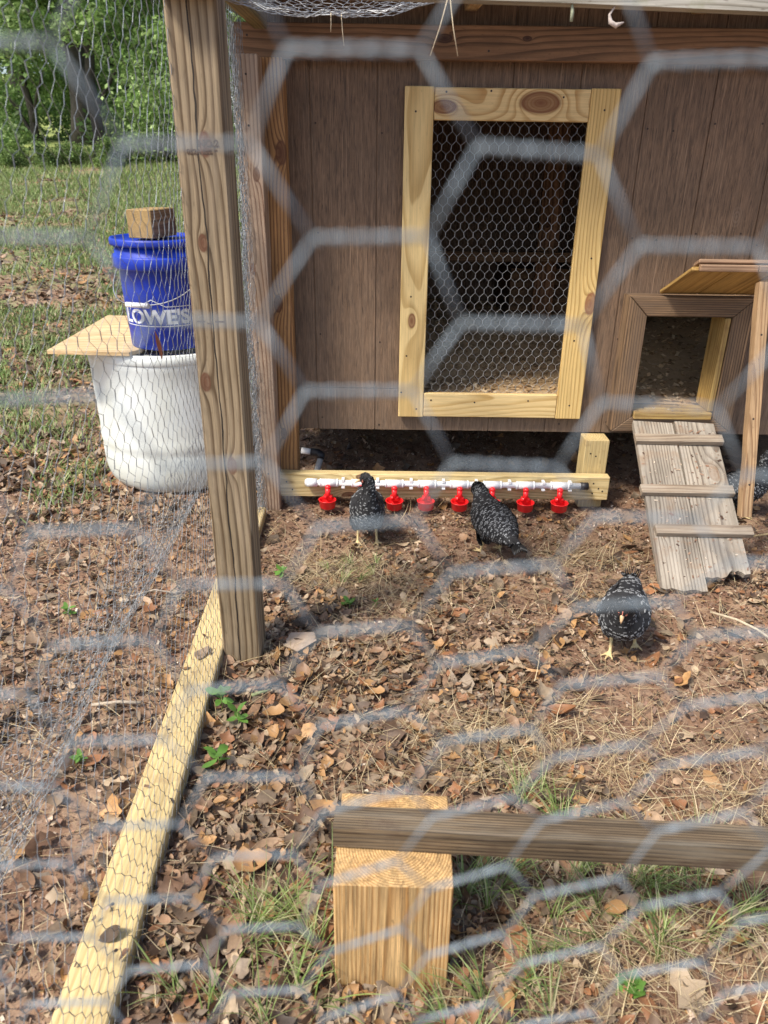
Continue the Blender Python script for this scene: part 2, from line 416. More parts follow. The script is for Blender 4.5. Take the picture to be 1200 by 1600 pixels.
def ground_mat():
    t = NT('leafy_soil'); co = t.obj(); sep = t.n('ShaderNodeSeparateXYZ'); t.put(sep.inputs[0], co)
    n1 = t.noise(co, 90, 5, 0.7); n2 = t.noise(co, 9, 5, 0.65); n3 = t.noise(co, 1.3, 4, 0.6)
    soil = t.mix(t.ramp(n1, [(0.35, BLK), (0.68, WHT)]), (0.05, 0.029, 0.018), (0.25, 0.160, 0.102))
    soil = t.mix(1.0, soil, t.ramp(n2, [(0.3, g3(0.7)), (0.7, g3(1.2))]), 'MULTIPLY')
    sand = t.ramp(t.noise(co, 2.4, 4, 0.6), [(0.5, BLK), (0.66, g3(0.75))])
    left = t.ramp(t.math('ADD', t.math('MULTIPLY', sep.outputs[0], -1.0), 0.0), [(0.42, BLK), (0.62, WHT)])
    soil = t.mix(t.math('MULTIPLY', sand, left), soil, (0.42, 0.32, 0.23))
    vo = t.n('ShaderNodeTexVoronoi'); t.put(vo.inputs['Vector'], co); vo.inputs['Scale'].default_value = 24
    vo.inputs['Randomness'].default_value = 1.0
    vs2 = t.n('ShaderNodeSeparateColor'); t.put(vs2.inputs[0], vo.outputs['Color'])
    lf = t.ramp(vs2.outputs[0], [(0.0, (0.16, 0.08, 0.05)), (0.4, (0.30, 0.18, 0.11)), (0.7, (0.40, 0.27, 0.18)), (1.0, (0.20, 0.12, 0.08))])
    col = t.mix(t.ramp(n3, [(0.35, g3(0.35)), (0.6, g3(0.8))]), soil, lf)
    far = t.ramp(t.math('MULTIPLY', sep.outputs[1], 0.1), [(0.28, BLK), (0.5, WHT)])
    gp = t.noise(co, 0.9, 6, 0.7)
    grass = t.mix(t.ramp(t.noise(co, 22, 5, 0.75), [(0.35, BLK), (0.65, WHT)]), (0.04, 0.065, 0.02), (0.22, 0.28, 0.09))
    col = t.mix(t.math('MULTIPLY', far, t.ramp(t.noise(co, 1.7, 7, 0.75), [(0.42, BLK), (0.60, g3(0.85))])), col, grass)
    far_sunlit = t.ramp(t.math('MULTIPLY', sep.outputs[1], 0.02), [(0.43, BLK), (0.47, g3(0.9))])  # far lawn strip where sunlight is painted into the grass colour
    col = t.mix(far_sunlit, col, t.mix(t.ramp(t.noise(co, 0.55, 6, 0.75), [(0.38, BLK), (0.6, WHT)]), (0.07, 0.12, 0.03), t.mix(n2, (0.26, 0.33, 0.07), (0.40, 0.45, 0.15))))  # yellow-green stands for sun, darker noise mottles for shade
    t.bump(n1, 0.8, 0.006)
    return t.out(col, 0.95)
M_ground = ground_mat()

M_leaf = attr_mat('dead_leaf', 0.6, 0.12, 0.22, 90)
M_straw = attr_mat('dry_straw', 0.7, 0.1, 0.1, 40)
M_grass = attr_mat('grass_blade', 0.55, 0.3, 0.1, 40)
M_foliage = attr_mat('green_foliage', 0.55, 0.4, 0.15, 3)
M_bark = plain('bark', (0.07, 0.06, 0.05), 0.95, 0, 0.4, 9, 1.0)
M_wire = plain('galvanised_wire', (0.34, 0.355, 0.375), 0.45, 0.5, 0.3, 60)
M_wire_side = plain('dull_galvanised_wire', (0.27, 0.29, 0.31), 0.42, 0.5, 0.4, 25)
M_wire_front = plain('galvanised_wire_coarse', (0.235, 0.285, 0.325), 0.55, 0.25, 0.4, 300)
M_wire_dark = plain('tarnished_wire', (0.30, 0.31, 0.33), 0.5, 0.5, 0.25, 60)
M_pvc = plain('white_pvc', (0.80, 0.81, 0.83), 0.35, 0, 0.04)
M_pvcgrey = plain('grey_pipe', (0.42, 0.42, 0.41), 0.5, 0, 0.1)
M_black = plain('black_rubber', (0.02, 0.02, 0.025), 0.5)
M_red = plain('red_plastic', (0.82, 0.018, 0.022), 0.32, 0, 0.05)
M_water = plain('cup_water', (0.45, 0.03, 0.03), 0.08)
M_blue = plain('blue_plastic', (0.001, 0.030, 0.40), 0.5, 0, 0.3, 14, 0.15)
M_print = plain('white_print', (0.62, 0.66, 0.74), 0.6, 0, 0.15, 60)
M_printdim = plain('blue_grey_print', (0.14, 0.20, 0.46), 0.6, 0, 0.1, 60)
M_ink = plain('dark_ink', (0.10, 0.055, 0.03), 0.8, 0, 0.5, 300)

def barrel_mat():
    t = NT('white_drum_plastic'); co = t.obj(); sep = t.n('ShaderNodeSeparateXYZ'); t.put(sep.inputs[0], co)
    n = t.noise(t.mulv(co, (4, 4, 2)), 2.0, 5)
    c = t.mix(t.ramp(n, [(0.45, BLK), (0.75, g3(0.5))]), (0.70, 0.75, 0.75), (0.55, 0.55, 0.44))
    low = t.ramp(t.math('ADD', sep.outputs[2], t.math('MULTIPLY', n, 0.15)), [(0.08, WHT), (0.36, BLK)])
    c = t.mix(t.math('MULTIPLY', low, 0.45), c, (0.55, 0.54, 0.42))
    t.bump(n, 0.3, 0.01)
    return t.out(c, 0.38)
M_drum = barrel_mat()

# ------------------------------------------------------------------ ground
def axis(segs):
    out = []
    for a, b, s_ in segs: out.append(np.arange(a, b, s_))
    return np.concatenate(out + [np.array([segs[-1][1]])])
gx = axis([(-160, -60, 12), (-60, -12, 2.4), (-12, -3, 0.45), (-3, -1.3, 0.09), (-1.3, 1.5, 0.0125), (1.5, 4, 0.1), (4, 14, 1.0), (14, 62, 6), (62, 160, 14)])
gy = axis([(-60, -4, 6), (-4, 0.4, 0.3), (0.4, 3.5, 0.0125), (3.5, 8, 0.07), (8, 30, 0.5), (30, 80, 2.5), (80, 220, 14)])
X_, Y_ = np.meshgrid(gx, gy)
Z_ = ground_z(X_, Y_)
fine = ((X_ > -1.35) & (X_ < 1.55) & (Y_ < 3.5) & (Y_ > 0.3))
Z_ = Z_ + fine * (0.006 * (vnoise(X_ * 40 + 300, Y_ * 40 + 300, 5) - 0.5) + 0.004 * (vnoise(X_ * 75 + 300, Y_ * 75 + 300, 6) - 0.5))
nx_, ny_ = len(gx), len(gy)
idx = np.arange(nx_ * ny_).reshape(ny_, nx_)
F_ = np.stack([idx[:-1, :-1], idx[:-1, 1:], idx[1:, 1:], idx[1:, :-1]], -1).reshape(-1, 4)
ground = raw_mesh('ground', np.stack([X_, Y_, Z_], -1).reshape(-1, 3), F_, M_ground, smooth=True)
tag(ground, 'leaf strewn brown soil of the chicken run and lawn', kind='structure')

# ------------------------------------------------------------------ chicken wire builder
def tubes_from_segments(P0, P1, r, sides=4):
    P0 = np.asarray(P0, float); P1 = np.asarray(P1, float); r = np.broadcast_to(np.asarray(r, float), (len(P0),))
    d = P1 - P0; L = np.linalg.norm(d, axis=1, keepdims=True); d = d / np.maximum(L, 1e-9)
    ref = np.where(np.abs(d[:, 2:3]) > 0.8, np.array([[1., 0, 0]]), np.array([[0, 0, 1.]]))
    a = np.cross(d, ref); a /= np.linalg.norm(a, axis=1, keepdims=True); b = np.cross(d, a)
    P0 = P0 - d * r[:, None] * 0.4; P1 = P1 + d * r[:, None] * 0.4
    ang = np.arange(sides) * 2 * np.pi / sides
    off = a[:, None, :] * np.cos(ang)[None, :, None] + b[:, None, :] * np.sin(ang)[None, :, None]
    V = np.concatenate([P0[:, None] + off * r[:, None, None], P1[:, None] + off * r[:, None, None]], 1)
    n = len(P0); base = (np.arange(n) * 2 * sides)[:, None, None]
    j = np.arange(sides)
    q = np.stack([j, (j + 1) % sides, (j + 1) % sides + sides, j + sides], -1)[None]
    return V.reshape(-1, 3), (base + q).reshape(-1, 4)

def hexnet(W, Hh, w=0.030, tw=0.012, jitter=0.0012, seed=0):
    """hex netting in (u across, v up): twisted sides stand upright. returns segment ends and which are twists"""
    rg = np.random.default_rng(seed)
    rowp = w * 0.5 * 0.577 * 1.0 + tw * 1.0 + 0.0045       # row pitch
    rows = int(Hh / rowp) + 2; cols = int(W / w) + 2
    nodes_lo = {}; S, E, T = [], [], []
    ju = rg.normal(0, jitter, (rows, cols + 1, 2)); jl = rg.normal(0, jitter, (rows, cols + 1, 2))
    for r_ in range(rows):
        o = 0.5 * w * (r_ % 2)
        for c_ in range(cols):
            u = c_ * w + o; v = r_ * rowp
            lo = (u + jl[r_, c_, 0], v + jl[r_, c_, 1]); hi = (u + ju[r_, c_, 0], v + tw + ju[r_, c_, 1])
            S.append(lo); E.append(hi); T.append(1)
            if r_ + 1 < rows:
                for dc in ((-1, 0) if r_ % 2 == 0 else (0, 1)):
                    c2 = c_ + dc
                    if 0 <= c2 < cols:
                        o2 = 0.5 * w * ((r_ + 1) % 2)
                        S.append(hi); E.append((c2 * w + o2 + jl[r_ + 1, c2, 0], (r_ + 1) * rowp + jl[r_ + 1, c2, 1])); T.append(0)
    return np.array(S), np.array(E), np.array(T)

def wire_object(name, mapf, W, Hh, mat, parent=None, w=0.030, tw=0.012, r=0.00045, seed=0, jitter=0.0012, sides=4, clip=None):
    S, E, T = hexnet(W, Hh, w, tw, jitter, seed)
    if clip is not None:
        k = clip(S) & clip(E); S, E, T = S[k], E[k], T[k]
    V, F = tubes_from_segments(mapf(S), mapf(E), np.where(T == 1, r * 1.9, r), sides)
    return raw_mesh(name, V, F, mat, parent, smooth=True)

# ------------------------------------------------------------------ coop
coop = thing('chicken_coop', 'brown sided chicken coop on posts with pale framed mesh door', 'coop', (0.9, 3.3, 0))
FY = 2.63
OPEN = [(0.125, 0.618, 0.402, 1.272), (0.868, 1.14, 0.345, 0.695)]
def rects_minus(x0, x1, z0, z1):
    rects = [(x0, x1, z0, z1)]
    for (a, b, c, d) in OPEN:
        nr = []
        for (p, q, s_, t_) in rects:
            if b <= p or a >= q or d <= s_ or c >= t_: nr.append((p, q, s_, t_)); continue
            if p < a: nr.append((p, a, s_, t_))
            if q > b: nr.append((b, q, s_, t_))
            lo, hi = max(p, a), min(q, b)
            if s_ < c: nr.append((lo, hi, s_, c))
            if t_ > d: nr.append((lo, hi, d, t_))
        rects = nr
    return rects
xs = [-0.40, -0.244] + [-0.244 + 0.206 * k for k in range(1, 12)]
g_ = 0.0016
for i in range(len(xs) - 1):
    x0, x1 = xs[i] + g_, xs[i + 1] - g_
    spans = [(0.262, 0.415), (0.4175, 1.60)] if x1 < 0.2 else [(0.262, 1.60)]
    for (z0, z1) in spans:
        for (a, b, c, d) in rects_minus(x0, x1, z0, z1):
            if b - a < 0.004: continue
            bm = bmesh.new(); bm_box(bm, (a, FY, c), (b, FY + 0.006, d))
            for zz in (0.30, 0.60, 0.93, 1.25):
                if c < zz < d and b - a > 0.05: bm_cyl(bm, (a + 0.014, FY + 0.001, zz + 0.02 * math.sin(a * 40)), (a + 0.014, FY - 0.0012, zz + 0.02 * math.sin(a * 40)), 0.0032, seg=8, mat=1)
            o = from_bm('siding_board', bm, [M_siding, nail_mat]); o.parent = coop; o.matrix_local = coop.matrix_basis.inverted()
def coop_part(name, bm, mat):
    o = from_bm(name, bm, mat); o.parent = coop; o.matrix_local = coop.matrix_basis.inverted(); return o
bm = bmesh.new()
for (a, b, c, d) in rects_minus(-0.40, 2.02, 0.264, 1.6): bm_box(bm, (a, FY + 0.0065, c), (b, FY + 0.014, d))
coop_part('wall_backing', bm, M_groove)
bm = bmesh.new(); bm_box(bm, (-0.40, FY + 0.0145, 0.25), (-0.385, 4.1, 1.60)); bm_box(bm, (2.005, FY + 0.0145, 0.25), (2.02, 4.1, 0.56)); bm_box(bm, (2.005, FY + 0.0145, 0.561), (2.02, 2.70, 1.60)); bm_box(bm, (2.005, 3.05, 0.561), (2.02, 4.1, 1.60)); bm_box(bm, (-0.385, 4.085, 0.0), (2.005, 4.1, 1.66))  # right wall has an invented, unseen opening added to light the bedding
coop_part('side_and_back_wall', bm, M_siding)
bm = bmesh.new(); bm_box(bm, (-0.385, FY + 0.0145, 0.265), (2.005, 4.085, 0.285))
coop_part('floor', bm, M_inside)
bm = bmesh.new()
vv, ff = bm_box(bm, (-0.62, 2.30, 1.62), (2.3, 4.45, 1.645))
for v in vv: v.co.z += (v.co.y - 2.6) * 0.06
coop_part('roof', bm, plain('roof_sheet', (0.10, 0.09, 0.085), 0.6, 0.3))
for x in (-0.36, 0.235, 0.90, 1.5):
    board('rafter', (x, 2.36, 1.575), (x, 4.05, 1.672), 0.038, 0.075, M_fascia if x < 0 else M_ply, face=(0, 0, 1), parent=coop)
board('fascia_beam', (-0.462, 2.59, 1.4665), (2.1, 2.59, 1.4665), 0.089, 0.038, M_fascia, parent=coop, nails=((0.045, 0.012), (0.75, -0.02)))
board('corner_post', (-0.3485, 2.582, 0.0), (-0.3485, 2.582, 1.421), 0.070, 0.076, M_cornerpost, parent=coop)
board('corner_post', (0.757, 2.585, 0.0), (0.757, 2.585, 0.26), 0.086, 0.08, M_treated, parent=coop, nails=((0.2, 0.0), (0.21, 0.02)))
board('corner_post', (1.95, 2.585, 0.0), (1.95, 2.585, 0.26), 0.086, 0.08, M_treated, parent=coop)
# inside: roost, brace post, nest box
board('roost_bar', (-0.38, 3.42, 0.785), (1.9, 3.42, 0.785), 0.04, 0.038, M_inside, parent=coop)
board('inside_brace', (0.70, 3.5, 0.3), (0.70, 3.5, 1.6), 0.089, 0.038, M_fascia, parent=coop)
bm = bmesh.new(); bm_box(bm, (0.56, 3.55, 0.36), (1.2, 3.57, 0.72)); bm_box(bm, (0.56, 3.57, 0.70), (1.2, 4.08, 0.72)); bm_box(bm, (0.56, 3.57, 0.36), (0.58, 4.08, 0.70))
coop_part('nest_box', bm, M_inside)

# screen door ---------------------------------------------------------
def net_y(x0, z0, y, amp=0.0025):
    def f(P):
        u, v = P[:, 0], P[:, 1]
        yy = y + amp * (vnoise(u * 9 + 10, v * 9 + 10, 8) - 0.5) * 2
        return np.stack([x0 + u + 0.003 * np.sin(v * 9), yy, z0 + v], 1)
    return f
door = wire_object('screen_door', net_y(0.118, 0.392, 2.6245), 0.50, 0.895, M_wire, None, w=0.0298, tw=0.0125, r=0.00055, seed=4, jitter=0.0008)
door.parent = coop; door.matrix_local = coop.matrix_basis.inverted()
def under(o, par):     # keep world place while parenting to an identity-world child
    o.parent = par; o.matrix_parent_inverse = Matrix.Identity(4)
bpy.context.view_layer.update()
def dboard(name, *a, **k):
    o = board(name, *a, **k); m = o.matrix_world.copy(); o.parent = door; o.matrix_local = m; return o
dy = 2.612
dboard('door_stile', (0.0905, dy, 0.3195), (0.0905, dy, 1.3575), 0.089, 0.019, M_stile_l, nails=((0.97, 0.01), (0.09, 0.035), (0.22, 0.02), (0.42, 0.01), (0.03, -0.02)))
dboard('door_stile', (0.6545, dy, 0.3195), (0.6545, dy, 1.3575), 0.089, 0.019, M_stile_r, nails=((0.98, 0.0), (0.55, -0.015), (0.05, 0.0), (0.28, 0.01)))
dboard('door_rail', (0.1365, dy, 1.311), (0.6085, dy, 1.3105), 0.0885, 0.019, M_header_knots, nails=((0.035, 0.032), (0.17, 0.036), (0.39, 0.022)))
dboard('door_rail', (0.1365, dy, 0.3645), (0.6085, dy, 0.3645), 0.0855, 0.019, M_stud, nails=((0.025, 0.018), (0.18, 0.012), (0.37, 0.02)))

# hatch (pop door) ----------------------------------------------------
hy = 2.60
ox0, ox1, oz0, oz1 = 0.802, 1.222, 0.292, 0.757; ix0, ix1, iz0, iz1 = 0.868, 1.152, 0.345, 0.691
def frame_piece(quad, yf, yb, mat, name='hatch_frame'):
    """front face quad (x,z)x4 extruded back; grain along local X by building the mesh in a turned frame"""
    a = Vector((quad[0][0], yf, quad[0][1])); b = Vector((quad[1][0], yf, quad[1][1]))
    X = (b - a).normalized(); Z = Vector((0, -1, 0)); Y = Z.cross(X)
    M = Matrix((X, Y, Z)).transposed().to_4x4(); M.translation = a; Mi = M.inverted()
    bm = bmesh.new()
    fr = [bm.verts.new(Mi @ Vector((x, yf, z))) for x, z in quad]; bk = [bm.verts.new(Mi @ Vector((x, yb, z))) for x, z in quad]
    bm.faces.new(fr); bm.faces.new(bk[::-1])
    for i in range(4): bm.faces.new((fr[i], bk[i], bk[(i + 1) % 4], fr[(i + 1) % 4]))
    bmesh.ops.bevel(bm, geom=list(bm.edges), offset=0.0018, segments=1, affect='EDGES')
    bmesh.ops.recalc_face_normals(bm, faces=bm.faces)
    o = from_bm(name, bm, mat); o.parent = coop; o.matrix_local = coop.matrix_basis.inverted() @ M
    return o
e = 0.0012
frame_piece([(ox0, oz0), (ox0, oz1), (ix0 - e, iz1 + e), (ix0 - e, iz0 - e)], 2.558, 2.6285, M_popframe)
frame_piece([(ox1, oz1), (ox1, oz0), (ix1 + e, iz0 - e), (ix1 + e, iz1 + e)], 2.558, 2.6285, M_popframe)
frame_piece([(ox0 + 0.002, oz1), (ox1 - 0.002, oz1), (ix1, iz1 + e * 2), (ix0, iz1 + e * 2)], 2.557, 2.6285, M_popframe)
frame_piece([(ox1 - 0.002, oz0), (ox0 + 0.002, oz0), (ix0, iz0), (ix1, iz0)], 2.557, 2.6285, M_popframe)
board('hatch_jamb', (1.1405, 2.618, 0.366), (1.1405, 2.618, 0.689), 0.115, 0.019, M_popjamb, face=(-1, 0, 0), parent=coop)
board('hatch_jamb', (0.862, 2.66, 0.366), (0.862, 2.66, 0.689), 0.055, 0.010, M_popjamb, face=(1, 0, 0), parent=coop)
board('hatch_sill', (0.872, 2.600, 0.352), (1.145, 2.600, 0.352), 0.100, 0.026, M_popjamb, face=(0, 0, 1), parent=coop)
# lifted flap: planks running front to back
h0 = Vector((0, 2.590, 0.768)); h1 = Vector((0, 2.345, 0.872)); nrm = Vector((0, -(h1.z - h0.z), -(h0.y - h1.y) * 1.0)).normalized()
nrm = Vector((0, 1, 0)).cross(Vector((1, 0, 0))); dirv = (h1 - h0).normalized(); nrm = dirv.cross(Vector((1, 0, 0))).normalized()
if nrm.z > 0: nrm = -nrm
fx = [0.905, 1.03, 1.155, 1.28]
for i in range(3):
    xa = (fx[i] + fx[i + 1]) / 2
    board('hatch_flap_plank', (xa, h0.y, h0.z), (xa, h1.y, h1.z), 0.1225, 0.013, M_flap, face=nrm, parent=coop)
upv = -nrm
c1 = h1 + dirv * 0.0095
board('hatch_flap_batten', (0.924, c1.y, c1.z), (1.096, c1.y, c1.z), 0.019, 0.018, M_flapedge, face=(0, -1, 0), parent=coop)
board('hatch_flap_batten', (1.0985, c1.y, c1.z), (1.284, c1.y, c1.z), 0.019, 0.018, M_flapedge, face=(0, -1, 0), parent=coop)
c2 = h1 + upv * 0.0135
board('hatch_flap_batten', (0.922, c2.y + 0.012, c2.z + 0.002), (1.284, c2.y + 0.012, c2.z + 0.002), 0.045, 0.012, M_flapedge, face=upv, parent=coop)

# wood shavings inside the coop (nobody could count them)
n = 9000
px = rng.uniform(-0.36, 1.98, n); py = rng.uniform(2.66, 4.05, n)
sx = rng.uniform(0.004, 0.011, n); ang = rng.uniform(0, 6.28, n); tl = rng.normal(0, 0.5, (n, 2))
def litter_z(x, y): return 0.345 + 0.03 * vnoise(x * 4 + 7, y * 4 + 7, 4) + 0.14 * smooth01(y, 2.65, 3.9)
base = np.stack([px, py, litter_z(px, py) + rng.uniform(0.002, 0.007, n)], 1)
ca, sa = np.cos(ang), np.sin(ang)
ax = np.stack([ca, sa, tl[:, 0] * 0.5], 1) * sx[:, None]; ay = np.stack([-sa, ca, tl[:, 1] * 0.5], 1) * sx[:, None] * 0.6
V = np.stack([base - ax - ay, base + ax - ay, base + ax + ay, base - ax + ay], 1).reshape(-1, 3)
pal = np.array([(0.70, 0.50, 0.28), (0.55, 0.37, 0.19), (0.78, 0.60, 0.37), (0.34, 0.21, 0.10)])
tint = np.repeat(pal[rng.integers(0, 4, n)] * rng.uniform(0.7, 1.15, (n, 1)), 4, 0)
Fs = np.arange(n * 4).reshape(-1, 4)
lx = np.linspace(-0.384, 2.004, 60); ly = np.linspace(2.646, 4.084, 40)
LX, LY = np.meshgrid(lx, ly); LZ = litter_z(LX, LY); li = np.arange(LX.size).reshape(40, 60)
LF = np.stack([li[:-1, :-1], li[:-1, 1:], li[1:, 1:], li[1:, :-1]], -1).reshape(-1, 4)
V2 = np.stack([LX, LY, LZ], -1).reshape(-1, 3)
shav = raw_mesh('wood_shavings', np.vstack([V, V2]), np.vstack([Fs, LF + len(V)]), M_straw, tint=np.vstack([tint, np.tile((0.56, 0.39, 0.22), (len(V2), 1))]))
tag(shav, 'tan wood shavings bedding on the coop floor', kind='stuff')

# ------------------------------------------------------------------ run frame pieces
post = thing('fence_post', 'tall square fence post with long crack, nearest to camera', 'post', (-0.352, 1.612, 0))
board('timber', (-0.352, 1.6135, -0.02), (-0.352, 1.6135, 1.56), 0.0935, 0.089, M_post, parent=post, bevel=0.004)
board('timber', (-0.352, 1.6135, 1.562), (-0.352, 1.6135, 1.60), 0.0935, 0.089, M_post, parent=post, bevel=0.004).name = 'post_cap'
def text_mesh(s, size, name, mat, extrude=0.0004):
    cu = bpy.data.curves.new('lettering', 'FONT'); cu.body = s; cu.size = size; cu.extrude = extrude
    cu.align_x = 'CENTER'; cu.offset = size * 0.035
    o = bpy.data.objects.new('lettering', cu); C.objects.link(o)
    bpy.context.view_layer.update()
    me = bpy.data.meshes.new_from_object(o.evaluated_get(bpy.context.evaluated_depsgraph_get()))
    bpy.data.objects.remove(o); bpy.data.curves.remove(cu)
    me.materials.clear(); me.materials.append(mat)
    o = bpy.data.objects.new(name, me); C.objects.link(o); return o
for s_, sz, x, z in (('NO.2', 0.017, -0.338, 1.171), ('052A', 0.0125, -0.366, 1.158)):
    o = text_mesh(s_, sz, 'grade_stamp', M_ink); o.rotation_euler = (R(90), 0, 0)
    o.location = (x + 0.352, 1.5685 - 1.612, z); o.parent = post
for (x0, x1, z) in ((-0.349, -0.333, 1.163), (-0.349, -0.331, 1.158), (-0.328, -0.322, 1.163), (-0.389, -0.372, 0.846), (-0.352, -0.332, 0.846), (-0.368, -0.358, 0.842)):
    bm = bmesh.new(); bm_box(bm, (x0 + 0.352, -0.0436, z), (x1 + 0.352, -0.0432, z + 0.0032)); o = from_bm('stamp_mark', bm, M_ink); o.parent = post

cb_ = thing('weathered_board', 'weathered pink grey upright board at the far fence corner', 'post', (-0.408, 2.5, 0))
board('timber', (-0.408, 2.50, -0.01), (-0.408, 2.50, 1.42), 0.070, 0.080, M_grey_board, parent=cb_, nails=((0.16, 0.0), (1.25, 0.0), (1.38, 0.0), (0.62, 0.01)))
hb = board('header_beam', (-0.40, 1.612, 1.4525), (1.75, 1.612, 1.416), 0.089, 0.038, M_header, segs=6, wob=0.004, nails=((0.95, -0.02), (1.19, 0.0)))
tag(hb, 'pale grey lichen spotted beam crossing the top of the view', 'beam')
hb.location.y = 1.548
sr = board('side_rail_beam', (-0.372, 1.665, 1.52), (-0.372, 2.54, 1.527), 0.075, 0.040, M_greenbeam, face=(1, 0, 0))
tag(sr, 'short greenish brown rail running back above the far corner', 'beam')
gr = board('ground_rail', (-0.4145, 0.25, 0.021), (-0.4575, 2.42, 0.021), 0.082, 0.038, M_treated, face=(0, 0, 1), bevel=0.003, nails=((0.6, 0.01), (0.52, -0.02), (0.3, 0.0), (1.02, 0.02)))
tag(gr, 'yellow treated rail lying on the ground under the side wire', 'rail')

# waterer board and pipe ------------------------------------------------
wb = board('waterer_board', (-0.381, 2.519, 0.092), (0.806, 2.519, 0.093), 0.089, 0.038, M_sillboard,
           nails=((0.03, 0.012), (0.05, -0.018), (1.13, 0.02), (1.15, 0.0), (1.13, -0.018), (1.165, -0.01)))
tag(wb, 'pale board on edge below the coop carrying the white pipe', 'board')
wat = thing('poultry_waterer', 'white pipe waterer with eight red cups along pale board', 'waterer', (0.225, 2.46, 0.11))
cups = [-0.197, -0.084, 0.036, 0.152, 0.267, 0.385, 0.502, 0.624]
def wpart(name, bm, mat, par=None):
    o = from_bm(name, bm, mat); o.parent = par or wat; return o
def lx_(x): return x - 0.225
PY = 0.022
bm = bmesh.new(); bm_cyl(bm, (lx_(-0.265), PY, 0), (lx_(0.70), PY, 0.0), 0.0108, seg=20); wpart('pipe', bm, M_pvc)
bm = bmesh.new(); bm_cyl(bm, (lx_(-0.276), PY, 0), (lx_(-0.240), PY, 0), 0.0152, seg=20); bm_cyl(bm, (lx_(-0.283), PY, 0), (lx_(-0.276), PY, 0), 0.009, 0.0152, seg=20); wpart('end_cap', bm, M_pvc)
bm = bmesh.new(); bm_cyl(bm, (lx_(0.698), PY, 0), (lx_(0.725), PY, 0), 0.0135, seg=20); wpart('black_stopper', bm, M_black)
bowl = [(0.0, -0.080), (0.021, -0.080), (0.0245, -0.077), (0.0268, -0.052), (0.0285, -0.0505), (0.0285, -0.0490), (0.0255, -0.0490), (0.0235, -0.054), (0.0225, -0.070), (0.001, -0.071)]
tee0 = cup0 = None
for i, cx in enumerate(cups):
    if tee0 is None:
        bm = bmesh.new(); bm_cyl(bm, (-0.029, 0, 0), (0.029, 0, 0), 0.0142, seg=20)
        bm_cyl(bm, (-0.033, 0, 0), (-0.027, 0, 0), 0.0150, seg=20); bm_cyl(bm, (0.027, 0, 0), (0.033, 0, 0), 0.0150, seg=20)
        tee0 = wpart('pipe_tee', bm, M_pvc)
        bm = bmesh.new(); bm_lathe(bm, bowl, 28, (0, -0.030, 0))
        bm_cyl(bm, (0, -0.022, -0.050), (0, -0.018, -0.010), 0.0078, 0.0088, seg=16)
        bm_box(bm, (-0.013, -0.026, -0.052), (0.013, -0.008, -0.038))
        bmesh.ops.create_uvsphere(bm, u_segments=14, v_segments=8, radius=0.0098, matrix=Matrix.Translation((0, -0.018, -0.010)))
        bm_cyl(bm, (0, -0.018, -0.012), (0, 0, 0), 0.006, seg=12)
        cup0 = wpart('drinking_cup', bm, M_red, tee0)
        for p in cup0.data.polygons: p.use_smooth = True
        bm = bmesh.new(); bm_cyl(bm, (0, 0, 0.010), (0, 0, 0.022), 0.0045, seg=8); bm_box(bm, (-0.007, -0.013, 0.012), (0.007, 0.012, 0.0185))
        tee, cup = tee0, cup0
    else:
        tee = tee0.copy(); C.objects.link(tee); tee.parent = wat
        cup = cup0.copy(); C.objects.link(cup); cup.parent = tee
    tee.location = (lx_(cx), PY, 0); cup.scale = (1.12, 1.08, 1.03); cup.rotation_euler = (R(rng.uniform(-3, 3)), 0, R(rng.uniform(-9, 9)))
cl0 = None
for cx in (-0.147, -0.024, 0.095, 0.21, 0.327, 0.445, 0.565, 0.66):
    if cl0 is None:
        cl0 = from_bm('pipe_clamp', (lambda b: (bm_box(b, (-0.005, -0.0115, 0.008), (0.005, 0.014, 0.0165)), bm_box(b, (-0.006, -0.0125, -0.016), (0.006, 0.014, -0.011)), b)[-1])(bmesh.new()), M_pvc); c = cl0
    else: c = cl0.copy(); C.objects.link(c)
    c.parent = wat; c.location = (lx_(cx), PY, 0)
elb = thing('supply_pipe', 'short white and grey pipe elbow behind the pale board', 'pipe', (-0.262, 2.79, 0.0))
bm = bmesh.new(); bm_cyl(bm, (-0.065, 0.0, 0.117), (-0.022, -0.004, 0.113), 0.0125, seg=16); from_bm('white_stub', bm, M_pvc, elb)
bm = bmesh.new(); tube_path(bm, [(-0.028, -0.004, 0.113), (0.0, -0.006, 0.111), (0.013, -0.012, 0.104), (0.011, -0.02, 0.09)], 0.0155, 14); from_bm('black_elbow', bm, M_black, elb)
bm = bmesh.new(); bm_cyl(bm, (0.011, -0.018, 0.094), (-0.022, -0.05, -0.02), 0.0115, seg=16); from_bm('grey_stub', bm, M_pvcgrey, elb)

